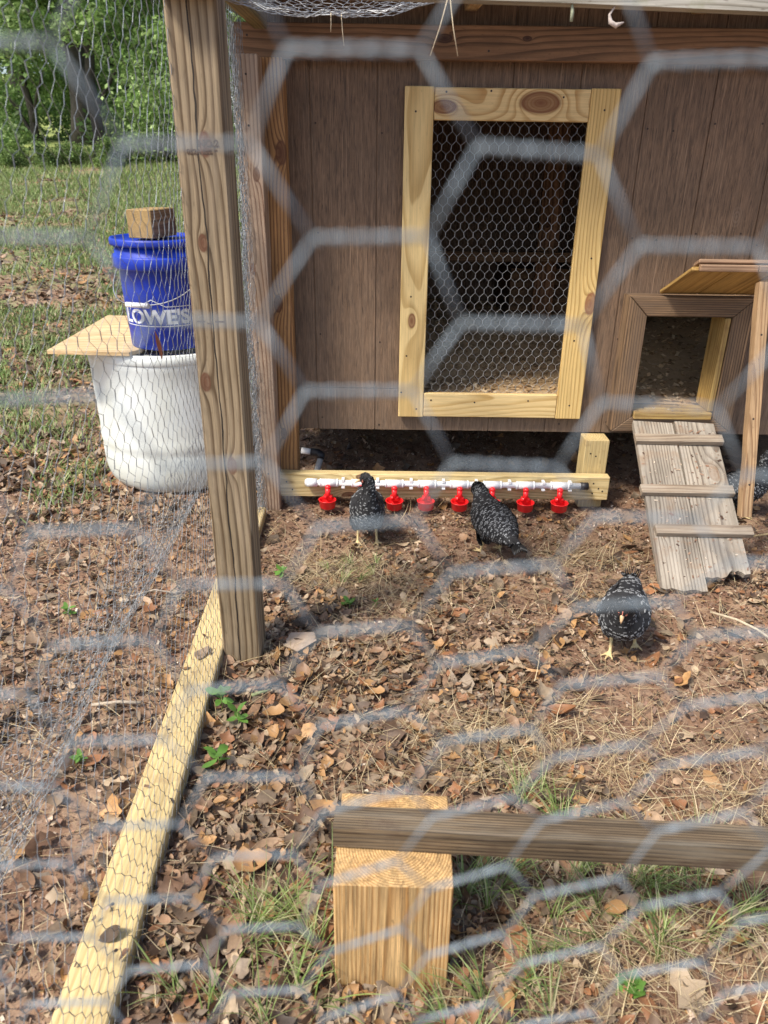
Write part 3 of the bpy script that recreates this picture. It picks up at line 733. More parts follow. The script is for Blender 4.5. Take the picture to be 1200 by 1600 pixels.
# ------------------------------------------------------------------ ramp and prop stick
ramp = thing('chicken_ramp', 'grey two plank ramp with three cleats below the hatch', 'ramp', (0.95, 1.95, 0))
rt0 = Vector((0.9415, 2.555, 0.322)); rb0 = Vector((0.885, 1.925, 0.012))
rt1 = Vector((1.0865, 2.555, 0.322)); rb1 = Vector((1.031, 1.985, 0.040))
rn = (rb0 - rt0).cross(Vector((1, 0, 0))).normalized()
if rn.z < 0: rn = -rn
def ramp_plank(top, bot, jag, pm):
    X = (bot - top).normalized(); Z = (rn - X * rn.dot(X)).normalized(); Y = Z.cross(X)
    M = Matrix((X, Y, Z)).transposed().to_4x4(); M.translation = top; L = (bot - top).length
    bm = bmesh.new(); ys = np.linspace(-0.0685, 0.0685, len(jag)); tz, bz = 0.009, -0.009
    rows = []
    for x_of in (lambda k: 0.0, lambda k: L * 0.5, lambda k: L + jag[k]):
        rows.append([(bm.verts.new((x_of(k), y, tz)), bm.verts.new((x_of(k), y, bz))) for k, y in enumerate(ys)])
    for a, b in zip(rows[:-1], rows[1:]):
        for k in range(len(ys) - 1):
            bm.faces.new((a[k][0], a[k + 1][0], b[k + 1][0], b[k][0])); bm.faces.new((a[k][1], b[k][1], b[k + 1][1], a[k + 1][1]))
        bm.faces.new((a[0][0], b[0][0], b[0][1], a[0][1])); bm.faces.new((a[-1][0], a[-1][1], b[-1][1], b[-1][0]))
    for r_, s_ in ((rows[0], 1), (rows[-1], -1)):
        for k in range(len(ys) - 1): bm.faces.new((r_[k][0], r_[k][1], r_[k + 1][1], r_[k + 1][0])[::s_])
    bmesh.ops.recalc_face_normals(bm, faces=bm.faces)
    o = from_bm('ramp_plank', bm, pm); o.parent = ramp; o.matrix_local = ramp.matrix_basis.inverted() @ M; return o
# local +Y points to -x or +x: jag lists chosen for a torn right hand plank
ramp_plank(rt0, rb0, [0.0, 0.004, -0.002, 0.003, 0.006, 0.0, -0.003, 0.002, 0.0], M_ramp2)
j2 = [0.6 * q for q in (0.045, 0.042, 0.047, 0.040, 0.036, 0.043, 0.036, 0.028, 0.004, -0.012, -0.003, -0.012, -0.006, 0.008, 0.004, 0.0)]
ramp_plank(rt1, rb1, j2 if (rn.cross((rb1 - rt1).normalized())).x > 0 else j2[::-1], M_ramp)
for t_, dx in ((0.145, 0.0), (0.49, -0.008), (0.735, 0.018)):
    c = (rt0 + rt1) / 2 + ((rb0 + rb1) / 2 - (rt0 + rt1) / 2) * t_ + rn * 0.0195
    board('cleat', c + Vector((-0.148 + dx, 0.003, 0)), c + Vector((0.150 + dx, -0.003, 0.002)), 0.036, 0.019, M_cleat, face=rn, parent=ramp, bevel=0.0015)
st = board('prop_stick', (1.118, 2.125, 0.165), (1.122, 2.338, 0.836), 0.034, 0.030, M_stick, face=(0, -1, 0.2), segs=8, wob=0.004, nails=((0.1, 0.0), (0.3, 0.004), (0.55, 0.0)))
tag(st, 'thin brown stick propping the raised hatch flap above the ramp', 'stick')

# ------------------------------------------------------------------ block and roost bar (foreground)
blk = board('timber_block', (0.022, 0.832, -0.02), (0.022, 0.832, 0.220), 0.171, 0.172, M_block, face=(0, -1, 0), bevel=0.0015)
blk.matrix_world = blk.matrix_world @ Matrix.Rotation(R(-1.2), 4, 'X')
tag(blk, 'thick orange sawn timber block standing on end in foreground', 'wood block')
bar = board('roost_bar', (-0.068, 0.832, 0.2425), (0.95, 0.782, 0.2425), 0.044, 0.042, M_bar, face=(0, 0, 1), segs=6, wob=0.002, bevel=0.003)
tag(bar, 'dark weathered square bar lying across the orange block', 'roost')

# ------------------------------------------------------------------ barrel, board, bucket, block
dr = thing('plastic_drum', 'white plastic drum standing behind the side wire', 'barrel', (-0.815, 2.845, 0))
bm = bmesh.new()
prof = [(0.0, 0.0), (0.205, 0.0), (0.236, 0.006), (0.258, 0.018), (0.273, 0.038), (0.2815, 0.065), (0.286, 0.10), (0.2875, 0.140), (0.2860, 0.152), (0.2850, 0.165), (0.2885, 0.180), (0.2905, 0.20), (0.2885, 0.216), (0.2875, 0.235), (0.290, 0.30),
        (0.292, 0.40), (0.2935, 0.47), (0.296, 0.478), (0.297, 0.50), (0.297, 0.532), (0.294, 0.538), (0.288, 0.538), (0.285, 0.530), (0.001, 0.532)]
bm_lathe(bm, prof, 72); from_bm('drum_body', bm, M_drum, dr)
bm = bmesh.new(); bm_lathe(bm, [(0.2985, 0.502), (0.3005, 0.505), (0.3005, 0.528), (0.2985, 0.531)], 72); bm.faces.ensure_lookup_table(); from_bm('drum_rim', bm, M_drum, dr)
# keep the rim a band only: drop its caps
rimo = [o for o in dr.children if o.name.startswith('drum_rim')][0]
bmr = bmesh.new(); bmr.from_mesh(rimo.data); bmesh.ops.delete(bmr, geom=[f for f in bmr.faces if len(f.verts) > 8], context='FACES'); bmr.to_mesh(rimo.data); bmr.free()

bm = bmesh.new()
out = [(-1.156, 2.560), (-0.872, 2.545), (-0.846, 2.60), (-0.850, 3.19), (-1.166, 3.205)]
Zt = 0.5545
fr = [bm.verts.new((x + 1.0, y - 2.85, 0.0065)) for x, y in out]; bk = [bm.verts.new((x + 1.0, y - 2.85, -0.0065)) for x, y in out]
bm.faces.new(fr); bm.faces.new(bk[::-1])
for i in range(5): bm.faces.new((fr[i], bk[i], bk[(i + 1) % 5], fr[(i + 1) % 5]))
bmesh.ops.recalc_face_normals(bm, faces=bm.faces)
ply = from_bm('plywood_offcut', bm, M_ply); ply.location = (-1.0, 2.85, 0.546)
tag(ply, 'pale plywood offcut lying across the white drum', 'plywood')

bk_ = thing('blue_bucket', 'blue lidded bucket with white lettering on the white drum', 'bucket', (-0.772, 2.70, 0.553))
bm = bmesh.new()
bm_lathe(bm, [(0.0, 0.0), (0.126, 0.0), (0.130, 0.004), (0.1400, 0.20), (0.1425, 0.262), (0.155, 0.263), (0.160, 0.268), (0.161, 0.300), (0.1585, 0.304), (0.150, 0.305), (0.151, 0.345), (0.0, 0.345)], 64)
from_bm('pail', bm, M_blue, bk_)
bm = bmesh.new()
bm_lathe(bm, [(0.1535, 0.334), (0.1615, 0.336), (0.163, 0.342), (0.163, 0.352), (0.160, 0.3585), (0.155, 0.3585), (0.150, 0.354), (0.143, 0.349), (0.10, 0.348), (0.06, 0.351), (0.0, 0.350)], 64)
from_bm('lid', bm, M_blue, bk_)
RA = R(253)                              # the side that faces the camera
bm = bmesh.new(); pts = []
for k in range(0, 25):
    a = RA - R(92) + R(184) * k / 24
    dd = 1 - abs(k - 12) / 12.0
    sag = 0.115 * (1 - (1 - dd) ** 2.4)
    pts.append((0.168 * math.cos(a), 0.168 * math.sin(a), 0.278 - sag * 1.05))
tube_path(bm, pts, 0.0019, 6); from_bm('wire_handle', bm, M_wire, bk_)
bm = bmesh.new(); m_ = Vector(pts[12]); tdir = (Vector(pts[13]) - Vector(pts[11])).normalized()
bm_cyl(bm, m_ - tdir * 0.042 - Vector((0, 0, 0.0)), m_ + tdir * 0.042, 0.0085, seg=14); from_bm('handle_grip', bm, M_pvc, bk_)
def wrap(o, zc, a0):
    """bend flat lettering (x across, y up) round the pail"""
    for v in o.data.vertices:
        x, y, z = v.co
        h = zc + y; rr = 0.1303 + (0.1400 - 0.130) * min(max(h / 0.20, 0), 1) + 0.0006 + z
        a = a0 + x / rr
        v.co = (rr * math.cos(a), rr * math.sin(a), h)
    o.parent = bk_
t1_ = text_mesh("LOWE'S", 0.064, 'lettering', M_print); 
for v in t1_.data.vertices: v.co.x *= 1.12
wrap(t1_, 0.092, RA + R(13))
def strip(pts2, wd, z=0.0):
    bm = bmesh.new()
    for (x0, y0), (x1, y1) in zip(pts2[:-1], pts2[1:]):
        L = math.hypot(x1 - x0, y1 - y0); nx, ny = -(y1 - y0) / L * wd / 2, (x1 - x0) / L * wd / 2
        N_ = max(2, int(L / 0.012))
        prev = None
        for k in range(N_ + 1):
            s_ = k / N_; x = x0 + (x1 - x0) * s_; y = y0 + (y1 - y0) * s_
            cur = (bm.verts.new((x + nx, y + ny, z)), bm.verts.new((x - nx, y - ny, z)))
            if prev: bm.faces.new((prev[0], prev[1], cur[1], cur[0]))
            prev = cur
    return bm
o = from_bm('logo_outline', strip([(-0.125, 0.0), (0.125, 0.0), (0.13, 0.065), (0.045, 0.065), (0.0, 0.088), (-0.045, 0.065), (-0.13, 0.065), (-0.125, 0.0)], 0.0028, 0.0004), M_print); wrap(o, 0.083, RA + R(13))

wbk = thing('wood_offcut', 'short square wood offcut resting on the blue lid', 'wood block', (-0.790, 2.69, 0.909))
ob = board('timber', (0, -0.075, 0.046), (0, 0.085, 0.046), 0.089, 0.088, M_block4, face=(0, 0, 1)); ob.parent = wbk
wbk.rotation_euler = (R(0), 0, R(-14))

# ------------------------------------------------------------------ wire netting of the run
def side_map(P):
    s_, v = P[:, 0], P[:, 1]
    y = 0.12 + s_
    x = -0.3668 - 0.0235 * (y - 0.3)
    x = x - 0.12 * smooth01(v, 0.05, 0.75) * (1 - smooth01(y, 0.55, 1.5))
    x = x - 0.010 * (vnoise(y * 3 + 4, v * 3 + 4, 21) - 0.3) * np.clip(v * 4, 0, 1) * 1.6
    z = 0.006 + v + 0.008 * (vnoise(y * 5, v * 5 + 30, 22) - 0.5)
    y = y + 0.014 * (vnoise(y * 4 + 60, v * 4 + 3, 23) - 0.5)
    return np.stack([x, y, z], 1)
sw = wire_object('side_netting', side_map, 2.36, 1.52, M_wire_side, w=0.0300, tw=0.0125, r=0.00042, seed=3, jitter=0.0022)
tag(sw, 'galvanised chicken wire wall stretched along the left side rail', 'chicken wire')
# loose skirt folded outward on the ground
def skirt_map(P):
    s_, v = P[:, 0], P[:, 1]
    y = 0.15 + s_
    t_ = v / 0.62
    x = -0.470 - 0.02 * (y - 0.3) - 0.30 * np.power(np.clip(1 - t_, 0, 1), 1.5) + 0.03 * (vnoise(y * 2.2 + 40, v * 5, 31) - 0.5)
    x = x + 0.005 * np.sin(v * 95 + 4 * vnoise(y * 3, v * 2, 33))
    z = 0.015 + 0.46 * np.power(np.clip(t_, 0, 1), 1.9) + 0.012 * vnoise(y * 4 + 11, v * 9 + 5, 32) + 0.004 * np.abs(np.sin(v * 40))
    y = y + 0.03 * (vnoise(y * 3 + 70, v * 6, 34) - 0.5)
    return np.stack([x, y, z], 1)
sk = wire_object('wire_skirt', skirt_map, 2.2, 0.62, M_wire_side, w=0.0320, tw=0.0125, r=0.00038, seed=9, jitter=0.0022)
tag(sk, 'crumpled loose chicken wire flaring onto the soil outside the rail', 'chicken wire')
# bunched netting gathered at the far corner
def bunch_map(P):
    u, v = P[:, 0], P[:, 1]
    x = -0.425 - 0.012 - 0.022 * vnoise(u * 60, v * 6 + 2, 41)
    y = 2.37 + 0.10 * (u / 0.36) + 0.02 * np.sin(v * 7) + 0.012 * (vnoise(u * 50 + 9, v * 40, 42) - 0.5)
    x = x + 0.010 * (vnoise(u * 70 + 5, v * 60, 43) - 0.5) + 0.014
    return np.stack([x, y, 0.02 + v], 1)
bu = wire_object('bunched_netting', bunch_map, 0.30, 1.45, M_wire_side, w=0.024, tw=0.011, r=0.0006, seed=12, jitter=0.004)
tag(bu, 'tangled upright bundle of chicken wire against the far corner board', 'chicken wire')

# the netting the picture is taken through: twisted sides lie level
def front_wire():
    bm_p0, bm_p1, rad = [], [], []
    px_, pz_, Y0 = 0.0308, 0.0303, 0.150
    def warp(x, z):
        dz = z - 1.15
        low = max(0.0, min(1.0, (-dz - 0.06) / 0.14))
        zz = z + 0.42 * low * max(0.0, x + 0.02) - 0.03 * max(0, x - 0.03) * (1 - low)
        xx = x + 0.0010 * math.sin(z * 90)
        yy = Y0 + 0.004 * math.sin(x * 22 + 1) + 0.003 * math.sin(z * 15)
        return Vector((xx, yy, zz))
    rg = random.Random(5)
    J = {}
    def nd(i, k, s_):
        if (i, k, s_) not in J:
            x = -0.0045 + i * px_ + s_ * 0.0112 + rg.uniform(-1, 1) * 0.0010
            z = 1.15 + 0.0171 + k * pz_ - (0.5 * pz_ if i % 2 else 0) + rg.uniform(-1, 1) * 0.0008
            J[(i, k, s_)] = warp(x, z)
        return J[(i, k, s_)]
    bm = bmesh.new()
    for i in range(-14, 15):
        for k in range(-34, 12):
            a, b = nd(i, k, -1), nd(i, k, 1)
            # twist of two strands
            ax = (b - a); L = ax.length; d = ax.normalized(); p = d.orthogonal().normalized(); q = d.cross(p)
            for ph in (0, math.pi):
                pts = []
                for t_ in range(13):
                    u = t_ / 12; an = ph + u * math.pi * 5
                    pts.append(a + ax * u + (p * math.cos(an) + q * math.sin(an)) * 0.00041)
                tube_path(bm, pts, 0.00041, 5)
            # diagonals from this twist's right end to the neighbours' left ends
            ks = (k, k + 1) if i % 2 == 0 else (k - 1, k)
            for k2 in ks:
                c = nd(i + 1, k2, -1) if True else None
                kk = k2
                if i % 2 == 0: kk = k2
                mid = (b + c) / 2 + Vector((0, rg.uniform(-0.0004, 0.0004), rg.uniform(-0.0004, 0.0004)))
                tube_path(bm, [b, mid, c], 0.00041, 5)
    return from_bm('front_netting', bm, M_wire_front)
fw = front_wire()
tag(fw, 'blurred coarse chicken wire right in front of the viewer', 'chicken wire')

# sagging overhead netting
def sag_map(P):
    u, v = P[:, 0], P[:, 1]
    x = -0.40 + u; y = 1.66 + v
    d2 = ((x + 0.13) / 0.42) ** 2 + ((y - 1.93) / 0.30) ** 2
    z = 1.437 + 0.085 * np.minimum(d2, 1.5) + 0.012 * (vnoise(x * 14 + 3, y * 14 + 3, 51) - 0.5)
    return np.stack([x, y, z], 1)
sg = wire_object('overhead_netting', sag_map, 1.9, 0.85, M_wire, w=0.030, tw=0.0125, r=0.00055, seed=15, jitter=0.003)
tag(sg, 'sagging chicken wire ceiling bulging down at the top', 'chicken wire')
bm = bmesh.new()
for kk, (amp_, ph) in enumerate(((0.0, 0), (0.004, 1), (0.007, 2))):
    pts = [(-0.30 + 0.34 * i / 20, 1.90 + 0.012 * math.sin(i * 0.9 + ph), 1.432 + 0.020 * ((i - 10) / 10) ** 2 + amp_ * math.sin(i * 1.3 + ph)) for i in range(21)]
    tube_path(bm, pts, 0.0011, 5)
sgw = from_bm('netting_edge_wire', bm, M_wire, sg); 

# ------------------------------------------------------------------ plant and litter scatter tools
def rot_from(ang, pitch, roll):
    ca, sa = np.cos(ang), np.sin(ang); cp, sp = np.cos(pitch), np.sin(pitch); cr_, sr_ = np.cos(roll), np.sin(roll)
    n = len(ang); Rz = np.zeros((n, 3, 3)); Ry = np.zeros((n, 3, 3)); Rx = np.zeros((n, 3, 3))
    Rz[:, 0, 0] = ca; Rz[:, 0, 1] = -sa; Rz[:, 1, 0] = sa; Rz[:, 1, 1] = ca; Rz[:, 2, 2] = 1
    Ry[:, 0, 0] = cp; Ry[:, 0, 2] = sp; Ry[:, 1, 1] = 1; Ry[:, 2, 0] = -sp; Ry[:, 2, 2] = cp
    Rx[:, 0, 0] = 1; Rx[:, 1, 1] = cr_; Rx[:, 1, 2] = -sr_; Rx[:, 2, 1] = sr_; Rx[:, 2, 2] = cr_
    return Rz @ Ry @ Rx

def leaf_template(kind, rg, nl=5):
    """leaf along +x, unit length, folded along the midrib and curled"""
    u = np.linspace(0, 1, nl + 1)
    if kind == 'lance': w = np.sin(np.pi * u ** 0.8) * 0.17
    elif kind == 'oval': w = np.sin(np.pi * u ** 0.9) ** 0.75 * 0.27
    elif kind == 'oak': w = (0.08 + 0.30 * np.sin(np.pi * u ** 1.3) ** 0.9) * (1 + 0.35 * np.sin(u * 13)); w[0] = 0.02; w[-1] = 0.06
    else: w = np.array([0.05, 0.2, 0.33, 0.30, 0.36, 0.10][:nl + 1])
    fold = rg.uniform(-0.5, 0.8); curl = rg.uniform(-0.7, 0.9); tw = rg.uniform(-1.1, 1.1)
    V = []
    for i, uu in enumerate(u):
        zc = curl * (uu - 0.5) ** 2 * 1.2; ta = tw * (uu - 0.5)
        for s_ in (-1, 0, 1):
            y = s_ * w[i]; z = zc + abs(s_) * w[i] * fold + y * ta
            V.append((uu - 0.5, y + 0.04 * math.sin(uu * 5 + fold * 7), z))
    F = []
    for i in range(nl):
        for s_ in range(2):
            a = i * 3 + s_; F.append((a, a + 1, a + 4, a + 3))
    return np.array(V), np.array(F)

def scatter(tV, tF, pos, Rm, sc, col):
    n = len(pos)
    V = np.einsum('nij,kj->nki', Rm, tV) * np.asarray(sc)[:, None, None] + pos[:, None, :]
    F = tF[None] + (np.arange(n) * len(tV))[:, None, None]
    return V.reshape(-1, 3), F.reshape(-1, tF.shape[1]), np.repeat(col, len(tV), 0)

LEAFPAL = np.array([(0.26, 0.155, 0.090), (0.32, 0.215, 0.135), (0.135, 0.074, 0.042), (0.39, 0.295, 0.195), (0.25, 0.115, 0.052), (0.21, 0.152, 0.100), (0.080, 0.048, 0.030), (0.38, 0.215, 0.09), (0.115, 0.078, 0.050), (0.27, 0.205, 0.145)])
kinds = ['lance', 'oval', 'oak', 'oval', 'lance', 'lance', 'oval', 'broken']
trg = random.Random(3)
TEMPL = [leaf_template(k, trg) for k in kinds * 2]

def dens_leaf(x, y):
    d = 0.25 + 0.75 * vnoise(x * 3.3 + 80, y * 3.3 + 80, 61)
    d = d * (1 - 0.8 * smooth01(y, 1.95, 2.3) * (x > -0.4)) * (1 - 0.45 * smooth01(x, 0.35, 0.8))
    d = d * (0.35 + 0.65 * smooth01(vnoise(x * 6.5 + 10, y * 6.5 + 10, 62), 0.3, 0.6))
    d = d * (1 - 0.85 * np.exp(-(((x - 0.68) / 0.30) ** 2 + ((y - 1.45) / 0.28) ** 2)))
    d = d * np.where(x < -0.5, 0.38, 1.0)
    d = d * np.where((y < 1.75) & (x > -0.4) & (x < 0.35), 1.5, 1.0)
    return np.clip(d, 0, 1)

def pick(n, x0, x1, y0, y1, dens):
    out_ = np.zeros((0, 2))
    while len(out_) < n:
        x = rng.uniform(x0, x1, n * 2); y = rng.uniform(y0, y1, n * 2)
        k = rng.random(n * 2) < dens(x, y)
        # keep clear of things standing on the ground
        k &= ~((x > -0.07) & (x < 0.115) & (y > 0.74) & (y < 0.925))
        k &= ~(np.abs(x + 0.4145 + (y - 0.25) * 0.0198) < 0.045) | (rng.random(n * 2) < 0.012)
        k &= ~((x > -0.41) & (x < -0.30) & (y > 1.56) & (y < 1.66))
        k &= ~(((x + 0.815) ** 2 + (y - 2.845) ** 2) < 0.28 ** 2)
        out_ = np.vstack([out_, np.stack([x[k], y[k]], 1)])
    return out_[:n]

def on_rail(x, y): return np.abs(x + 0.4145 + (y - 0.25) * 0.0198) < 0.045

parts_V, parts_F, parts_T = [], [], []
off = 0
def add_to(V, F, T):
    global off
    parts_V.append(V); parts_F.append(F + off); parts_T.append(T); off += len(V)
# near litter
for ti, (tV, tF) in enumerate(TEMPL):
    n = 1500
    p = pick(n, -1.5, 1.45, 0.45, 3.6, dens_leaf)
    sc = rng.lognormal(math.log(0.0185), 0.55, n).clip(0.006, 0.062)
    z = ground_z(p[:, 0], p[:, 1]) + rng.uniform(0.001, 0.016, n) + on_rail(p[:, 0], p[:, 1]) * 0.04
    Rm = rot_from(rng.uniform(0, 6.28, n), rng.normal(0, 0.38, n), rng.normal(0, 0.5, n))
    col = LEAFPAL[rng.integers(0, len(LEAFPAL), n)] * rng.uniform(0.5, 1.35, (n, 1))
    add_to(*scatter(tV, tF, np.column_stack([p, z]), Rm, sc, col))
# lawn and yard leaves, further out on the left
for ti, (tV, tF) in enumerate(TEMPL[:6]):
    n = 1900
    y = 2.6 + (rng.random(n) ** 1.4) * 15; x = -rng.uniform(0.02, 0.62, n) * y - 0.1
    k = ~((x > -0.42) & (y < 4.2)); x, y = x[k], y[k]; n = len(x)
    k = vnoise(x * 0.8 + 20, y * 0.8 + 20, 71) + 0.25 * rng.random(n) > 0.56; x, y = x[k], y[k]; n = len(x)
    k = ~(((x + 0.815) ** 2 + (y - 2.845) ** 2) < 0.28 ** 2); x, y = x[k], y[k]; n = len(x)
    sc = rng.uniform(0.03, 0.08, n) * (1 + y * 0.04)
    Rm = rot_from(rng.uniform(0, 6.28, n), rng.normal(0, 0.3, n), rng.normal(0, 0.3, n))
    col = LEAFPAL[rng.integers(0, len(LEAFPAL), n)] * rng.uniform(0.65, 1.2, (n, 1))
    add_to(*scatter(tV, tF, np.stack([x, y, ground_z(x, y) + 0.01], 1), Rm, sc, col))
for ti, (tV, tF) in enumerate(TEMPL[:8]):
    n = 1900
    y = 2.3 + (rng.random(n) ** 1.2) * 5.5; x = -rng.uniform(0.14, 0.66, n) * y - 0.12
    k = (vnoise(x * 2.0 + 20, y * 2.0 + 20, 75) + 0.5 * rng.random(n) > 0.62) & ~(((x + 0.815) ** 2 + (y - 2.845) ** 2) < 0.28 ** 2) & ~((x > -0.47) & (y < 4.2)); x, y = x[k], y[k]; n = len(x)
    sc = rng.lognormal(math.log(0.026), 0.4, n).clip(0.01, 0.06)
    Rm = rot_from(rng.uniform(0, 6.28, n), rng.normal(0, 0.35, n), rng.normal(0, 0.45, n))
    add_to(*scatter(tV, tF, np.stack([x, y, ground_z(x, y) + 0.007], 1), Rm, sc, LEAFPAL[rng.integers(0, len(LEAFPAL), n)] * rng.uniform(0.6, 1.2, (n, 1))))
ll = raw_mesh('leaf_litter', np.vstack(parts_V), np.vstack(parts_F), M_leaf, smooth=True, tint=np.vstack(parts_T))
tag(ll, 'brown fallen oak leaves scattered thickly over the soil', kind='stuff')

# crumbs, bark flakes and pale chips
n = 90000
p = pick(n, -1.5, 1.45, 0.45, 3.7, lambda x, y: np.clip(0.55 + 0.45 * vnoise(x * 5, y * 5 + 9, 81), 0, 1))
s_ = rng.lognormal(math.log(0.0032), 0.5, n).clip(0.0012, 0.010)
z = ground_z(p[:, 0], p[:, 1]) + rng.uniform(0.001, 0.007, n) + on_rail(p[:, 0], p[:, 1]) * 0.04
Rm = rot_from(rng.uniform(0, 6.28, n), rng.normal(0, 0.5, n), rng.normal(0, 0.5, n))
chipV = tV = np.array([(-1, -0.5, 0), (1, -0.35, 0), (0.8, 0.5, 0.2), (-0.9, 0.45, 0.1)]); chipF = tF = np.array([(0, 1, 2, 3)])
cp = np.array([(0.20, 0.11, 0.07), (0.30, 0.195, 0.135), (0.08, 0.045, 0.03), (0.46, 0.35, 0.26), (0.28, 0.15, 0.09), (0.66, 0.56, 0.44)])
pi_ = rng.choice(6, n, p=[0.28, 0.26, 0.2, 0.1, 0.14, 0.02])
V, F, T = scatter(tV, tF, np.column_stack([p, z]), Rm, s_, cp[pi_] * rng.uniform(0.7, 1.2, (n, 1)))
cr2 = raw_mesh('soil_crumbs', V, F, M_leaf, tint=T)
tag(cr2, 'fine bark crumbs and leaf fragments covering the soil', kind='stuff')

# straw and dead grass
def blades(pos, length, width, lean, ang, col, nseg=4, droop=1.0):
    n = len(pos); u = np.linspace(0, 1, nseg + 1)[None, :]
    L = length[:, None]; ln = lean[:, None]
    a = ln + droop * (u ** 1.3) * (math.pi / 2 - ln) * 0.9      # angle from vertical grows toward the tip
    ds = L / nseg
    hx = np.concatenate([np.zeros((n, 1)), np.cumsum(np.sin(a[:, :-1]) * ds, 1)], 1)
    hz = np.concatenate([np.zeros((n, 1)), np.cumsum(np.cos(a[:, :-1]) * ds, 1)], 1)
    cx, sx_ = np.cos(ang)[:, None], np.sin(ang)[:, None]
    bend = rng.normal(0, 0.12, (n, 1)) * L * u ** 2
    ctr = np.stack([pos[:, 0:1] + hx * cx - bend * sx_, pos[:, 1:2] + hx * sx_ + bend * cx, pos[:, 2:3] + hz], -1)
    wv = (width[:, None] * np.sqrt(np.clip(1 - u, 0.02, 1)))[..., None] * 0.5
    side = np.stack([-sx_, cx, np.zeros_like(cx)], -1)
    A = ctr - side * wv; B = ctr + side * wv
    V = np.stack([A, B], 2).reshape(-1, 3)
    k = np.arange(nseg)[None, :] * 2 + (np.arange(n) * (nseg + 1) * 2)[:, None]
    F = np.stack([k, k + 1, k + 3, k + 2], -1).reshape(-1, 4)
    return V, F, np.repeat(col, (nseg + 1) * 2, 0)

STR = [(-0.15, 2.02, 0.20, 0.10, 520), (0.0, 1.9, 0.22, 0.14, 420), (0.28, 1.27, 0.26, 0.12, 750), (0.62, 2.14, 0.20, 0.10, 330), (0.45, 1.9, 0.35, 0.2, 260), (0.62, 1.15, 0.3, 0.14, 420),
       (0.45, 0.85, 0.35, 0.14, 700), (0.30, 0.72, 0.3, 0.08, 300), (-0.12, 1.45, 0.3, 0.3, 160), (0.9, 1.6, 0.3, 0.4, 260), (-0.9, 1.2, 0.35, 0.6, 200), (0.1, 1.1, 0.5, 0.2, 220)]
P_, L_, A_ = [], [], []
for (cx, cy, sx1, sy1, n) in STR:
    x = rng.normal(cx, sx1 * 0.55, n); y = rng.normal(cy, sy1 * 0.6, n)
    k = ~((x > -0.07) & (x < 0.115) & (y > 0.735) & (y < 0.93)) & (y > 0.4) & (x > -0.34) | ((x < -0.5) & (y > 0.4))
    P_.append(np.stack([x[k], y[k]], 1))
x = rng.uniform(-1.4, 1.4, 6000); y = rng.uniform(0.45, 2.45, 6000); P_.append(np.stack([x, y], 1)[~((x > -0.08) & (x < 0.12) & (y > 0.72) & (y < 0.94))])
P_ = np.vstack(P_); n = len(P_)
pos = np.column_stack([P_, ground_z(P_[:, 0], P_[:, 1]) + rng.uniform(0.001, 0.014, n)])
sp = np.array([(0.46, 0.36, 0.20), (0.38, 0.28, 0.15), (0.58, 0.48, 0.30), (0.27, 0.19, 0.11)])
V, F, T = blades(pos, rng.uniform(0.03, 0.11, n), rng.uniform(0.0009, 0.0019, n), rng.uniform(1.15, 1.5, n), rng.uniform(0, 6.28, n), sp[rng.integers(0, 4, n)] * rng.uniform(0.75, 1.15, (n, 1)), 3, 0.4)
dg = raw_mesh('dry_grass', V, F, M_straw, tint=T); tag(dg, 'straw coloured dead grass matted over the run floor', kind='stuff')

GR = [(-0.145, 0.885, 0.07, 90, 0.12), (-0.15, 0.76, 0.08, 110, 0.12), (-0.10, 0.80, 0.03, 30, 0.12), (0.19, 0.95, 0.035, 60, 0.15), (0.155, 0.885, 0.03, 50, 0.14), (0.36, 0.90, 0.06, 90, 0.12), (0.46, 0.90, 0.07, 100, 0.12),
      (0.56, 0.86, 0.08, 100, 0.12), (0.45, 0.82, 0.05, 60, 0.10), (0.31, 1.13, 0.06, 80, 0.09), (0.20, 0.72, 0.05, 60, 0.11), (0.40, 1.05, 0.08, 50, 0.08), (-0.08, 1.98, 0.05, 60, 0.06), (-0.16, 2.05, 0.05, 60, 0.05), (-0.02, 2.06, 0.06, 40, 0.05),
      (0.12, 0.68, 0.06, 40, 0.1), (0.27, 0.79, 0.04, 40, 0.1), (-0.25, 0.72, 0.05, 26, 0.1)]
P_, Ls, An = [], [], []
for (cx, cy, s1, n, ln) in GR:
    nt = max(3, n // 14)
    tc = np.stack([rng.normal(cx, s1 * 0.6, nt), rng.normal(cy, s1 * 0.5, nt)], 1); ta = rng.uniform(0, 6.28, nt)
    w = rng.integers(0, nt, n)
    q = tc[w] + rng.normal(0, 0.005, (n, 2)); P_.append(q); Ls.append(rng.uniform(0.5, 1.2, n) * ln); An.append(ta[w] + rng.normal(0, 0.8, n))
P_ = np.vstack(P_); Ls = np.concatenate(Ls); An = np.concatenate(An)
k = ~((P_[:, 0] > -0.072) & (P_[:, 0] < 0.118) & (P_[:, 1] > 0.735) & (P_[:, 1] < 0.93)); P_, Ls, An = P_[k], Ls[k], An[k]; n = len(P_)
pos = np.column_stack([P_, ground_z(P_[:, 0], P_[:, 1])])
gp_ = np.array([(0.17, 0.25, 0.06), (0.24, 0.33, 0.09), (0.33, 0.40, 0.16), (0.46, 0.44, 0.24), (0.12, 0.18, 0.05)])
V, F, T = blades(pos, Ls, rng.uniform(0.0016, 0.003, n), rng.uniform(0.15, 0.8, n), An, gp_[rng.integers(0, 5, n)] * rng.uniform(0.8, 1.2, (n, 1)), 6, 0.95)
gg = raw_mesh('grass_tufts', V, F, M_grass, tint=T); tag(gg, 'thin green grass tufts growing through the leaf litter', kind='stuff')

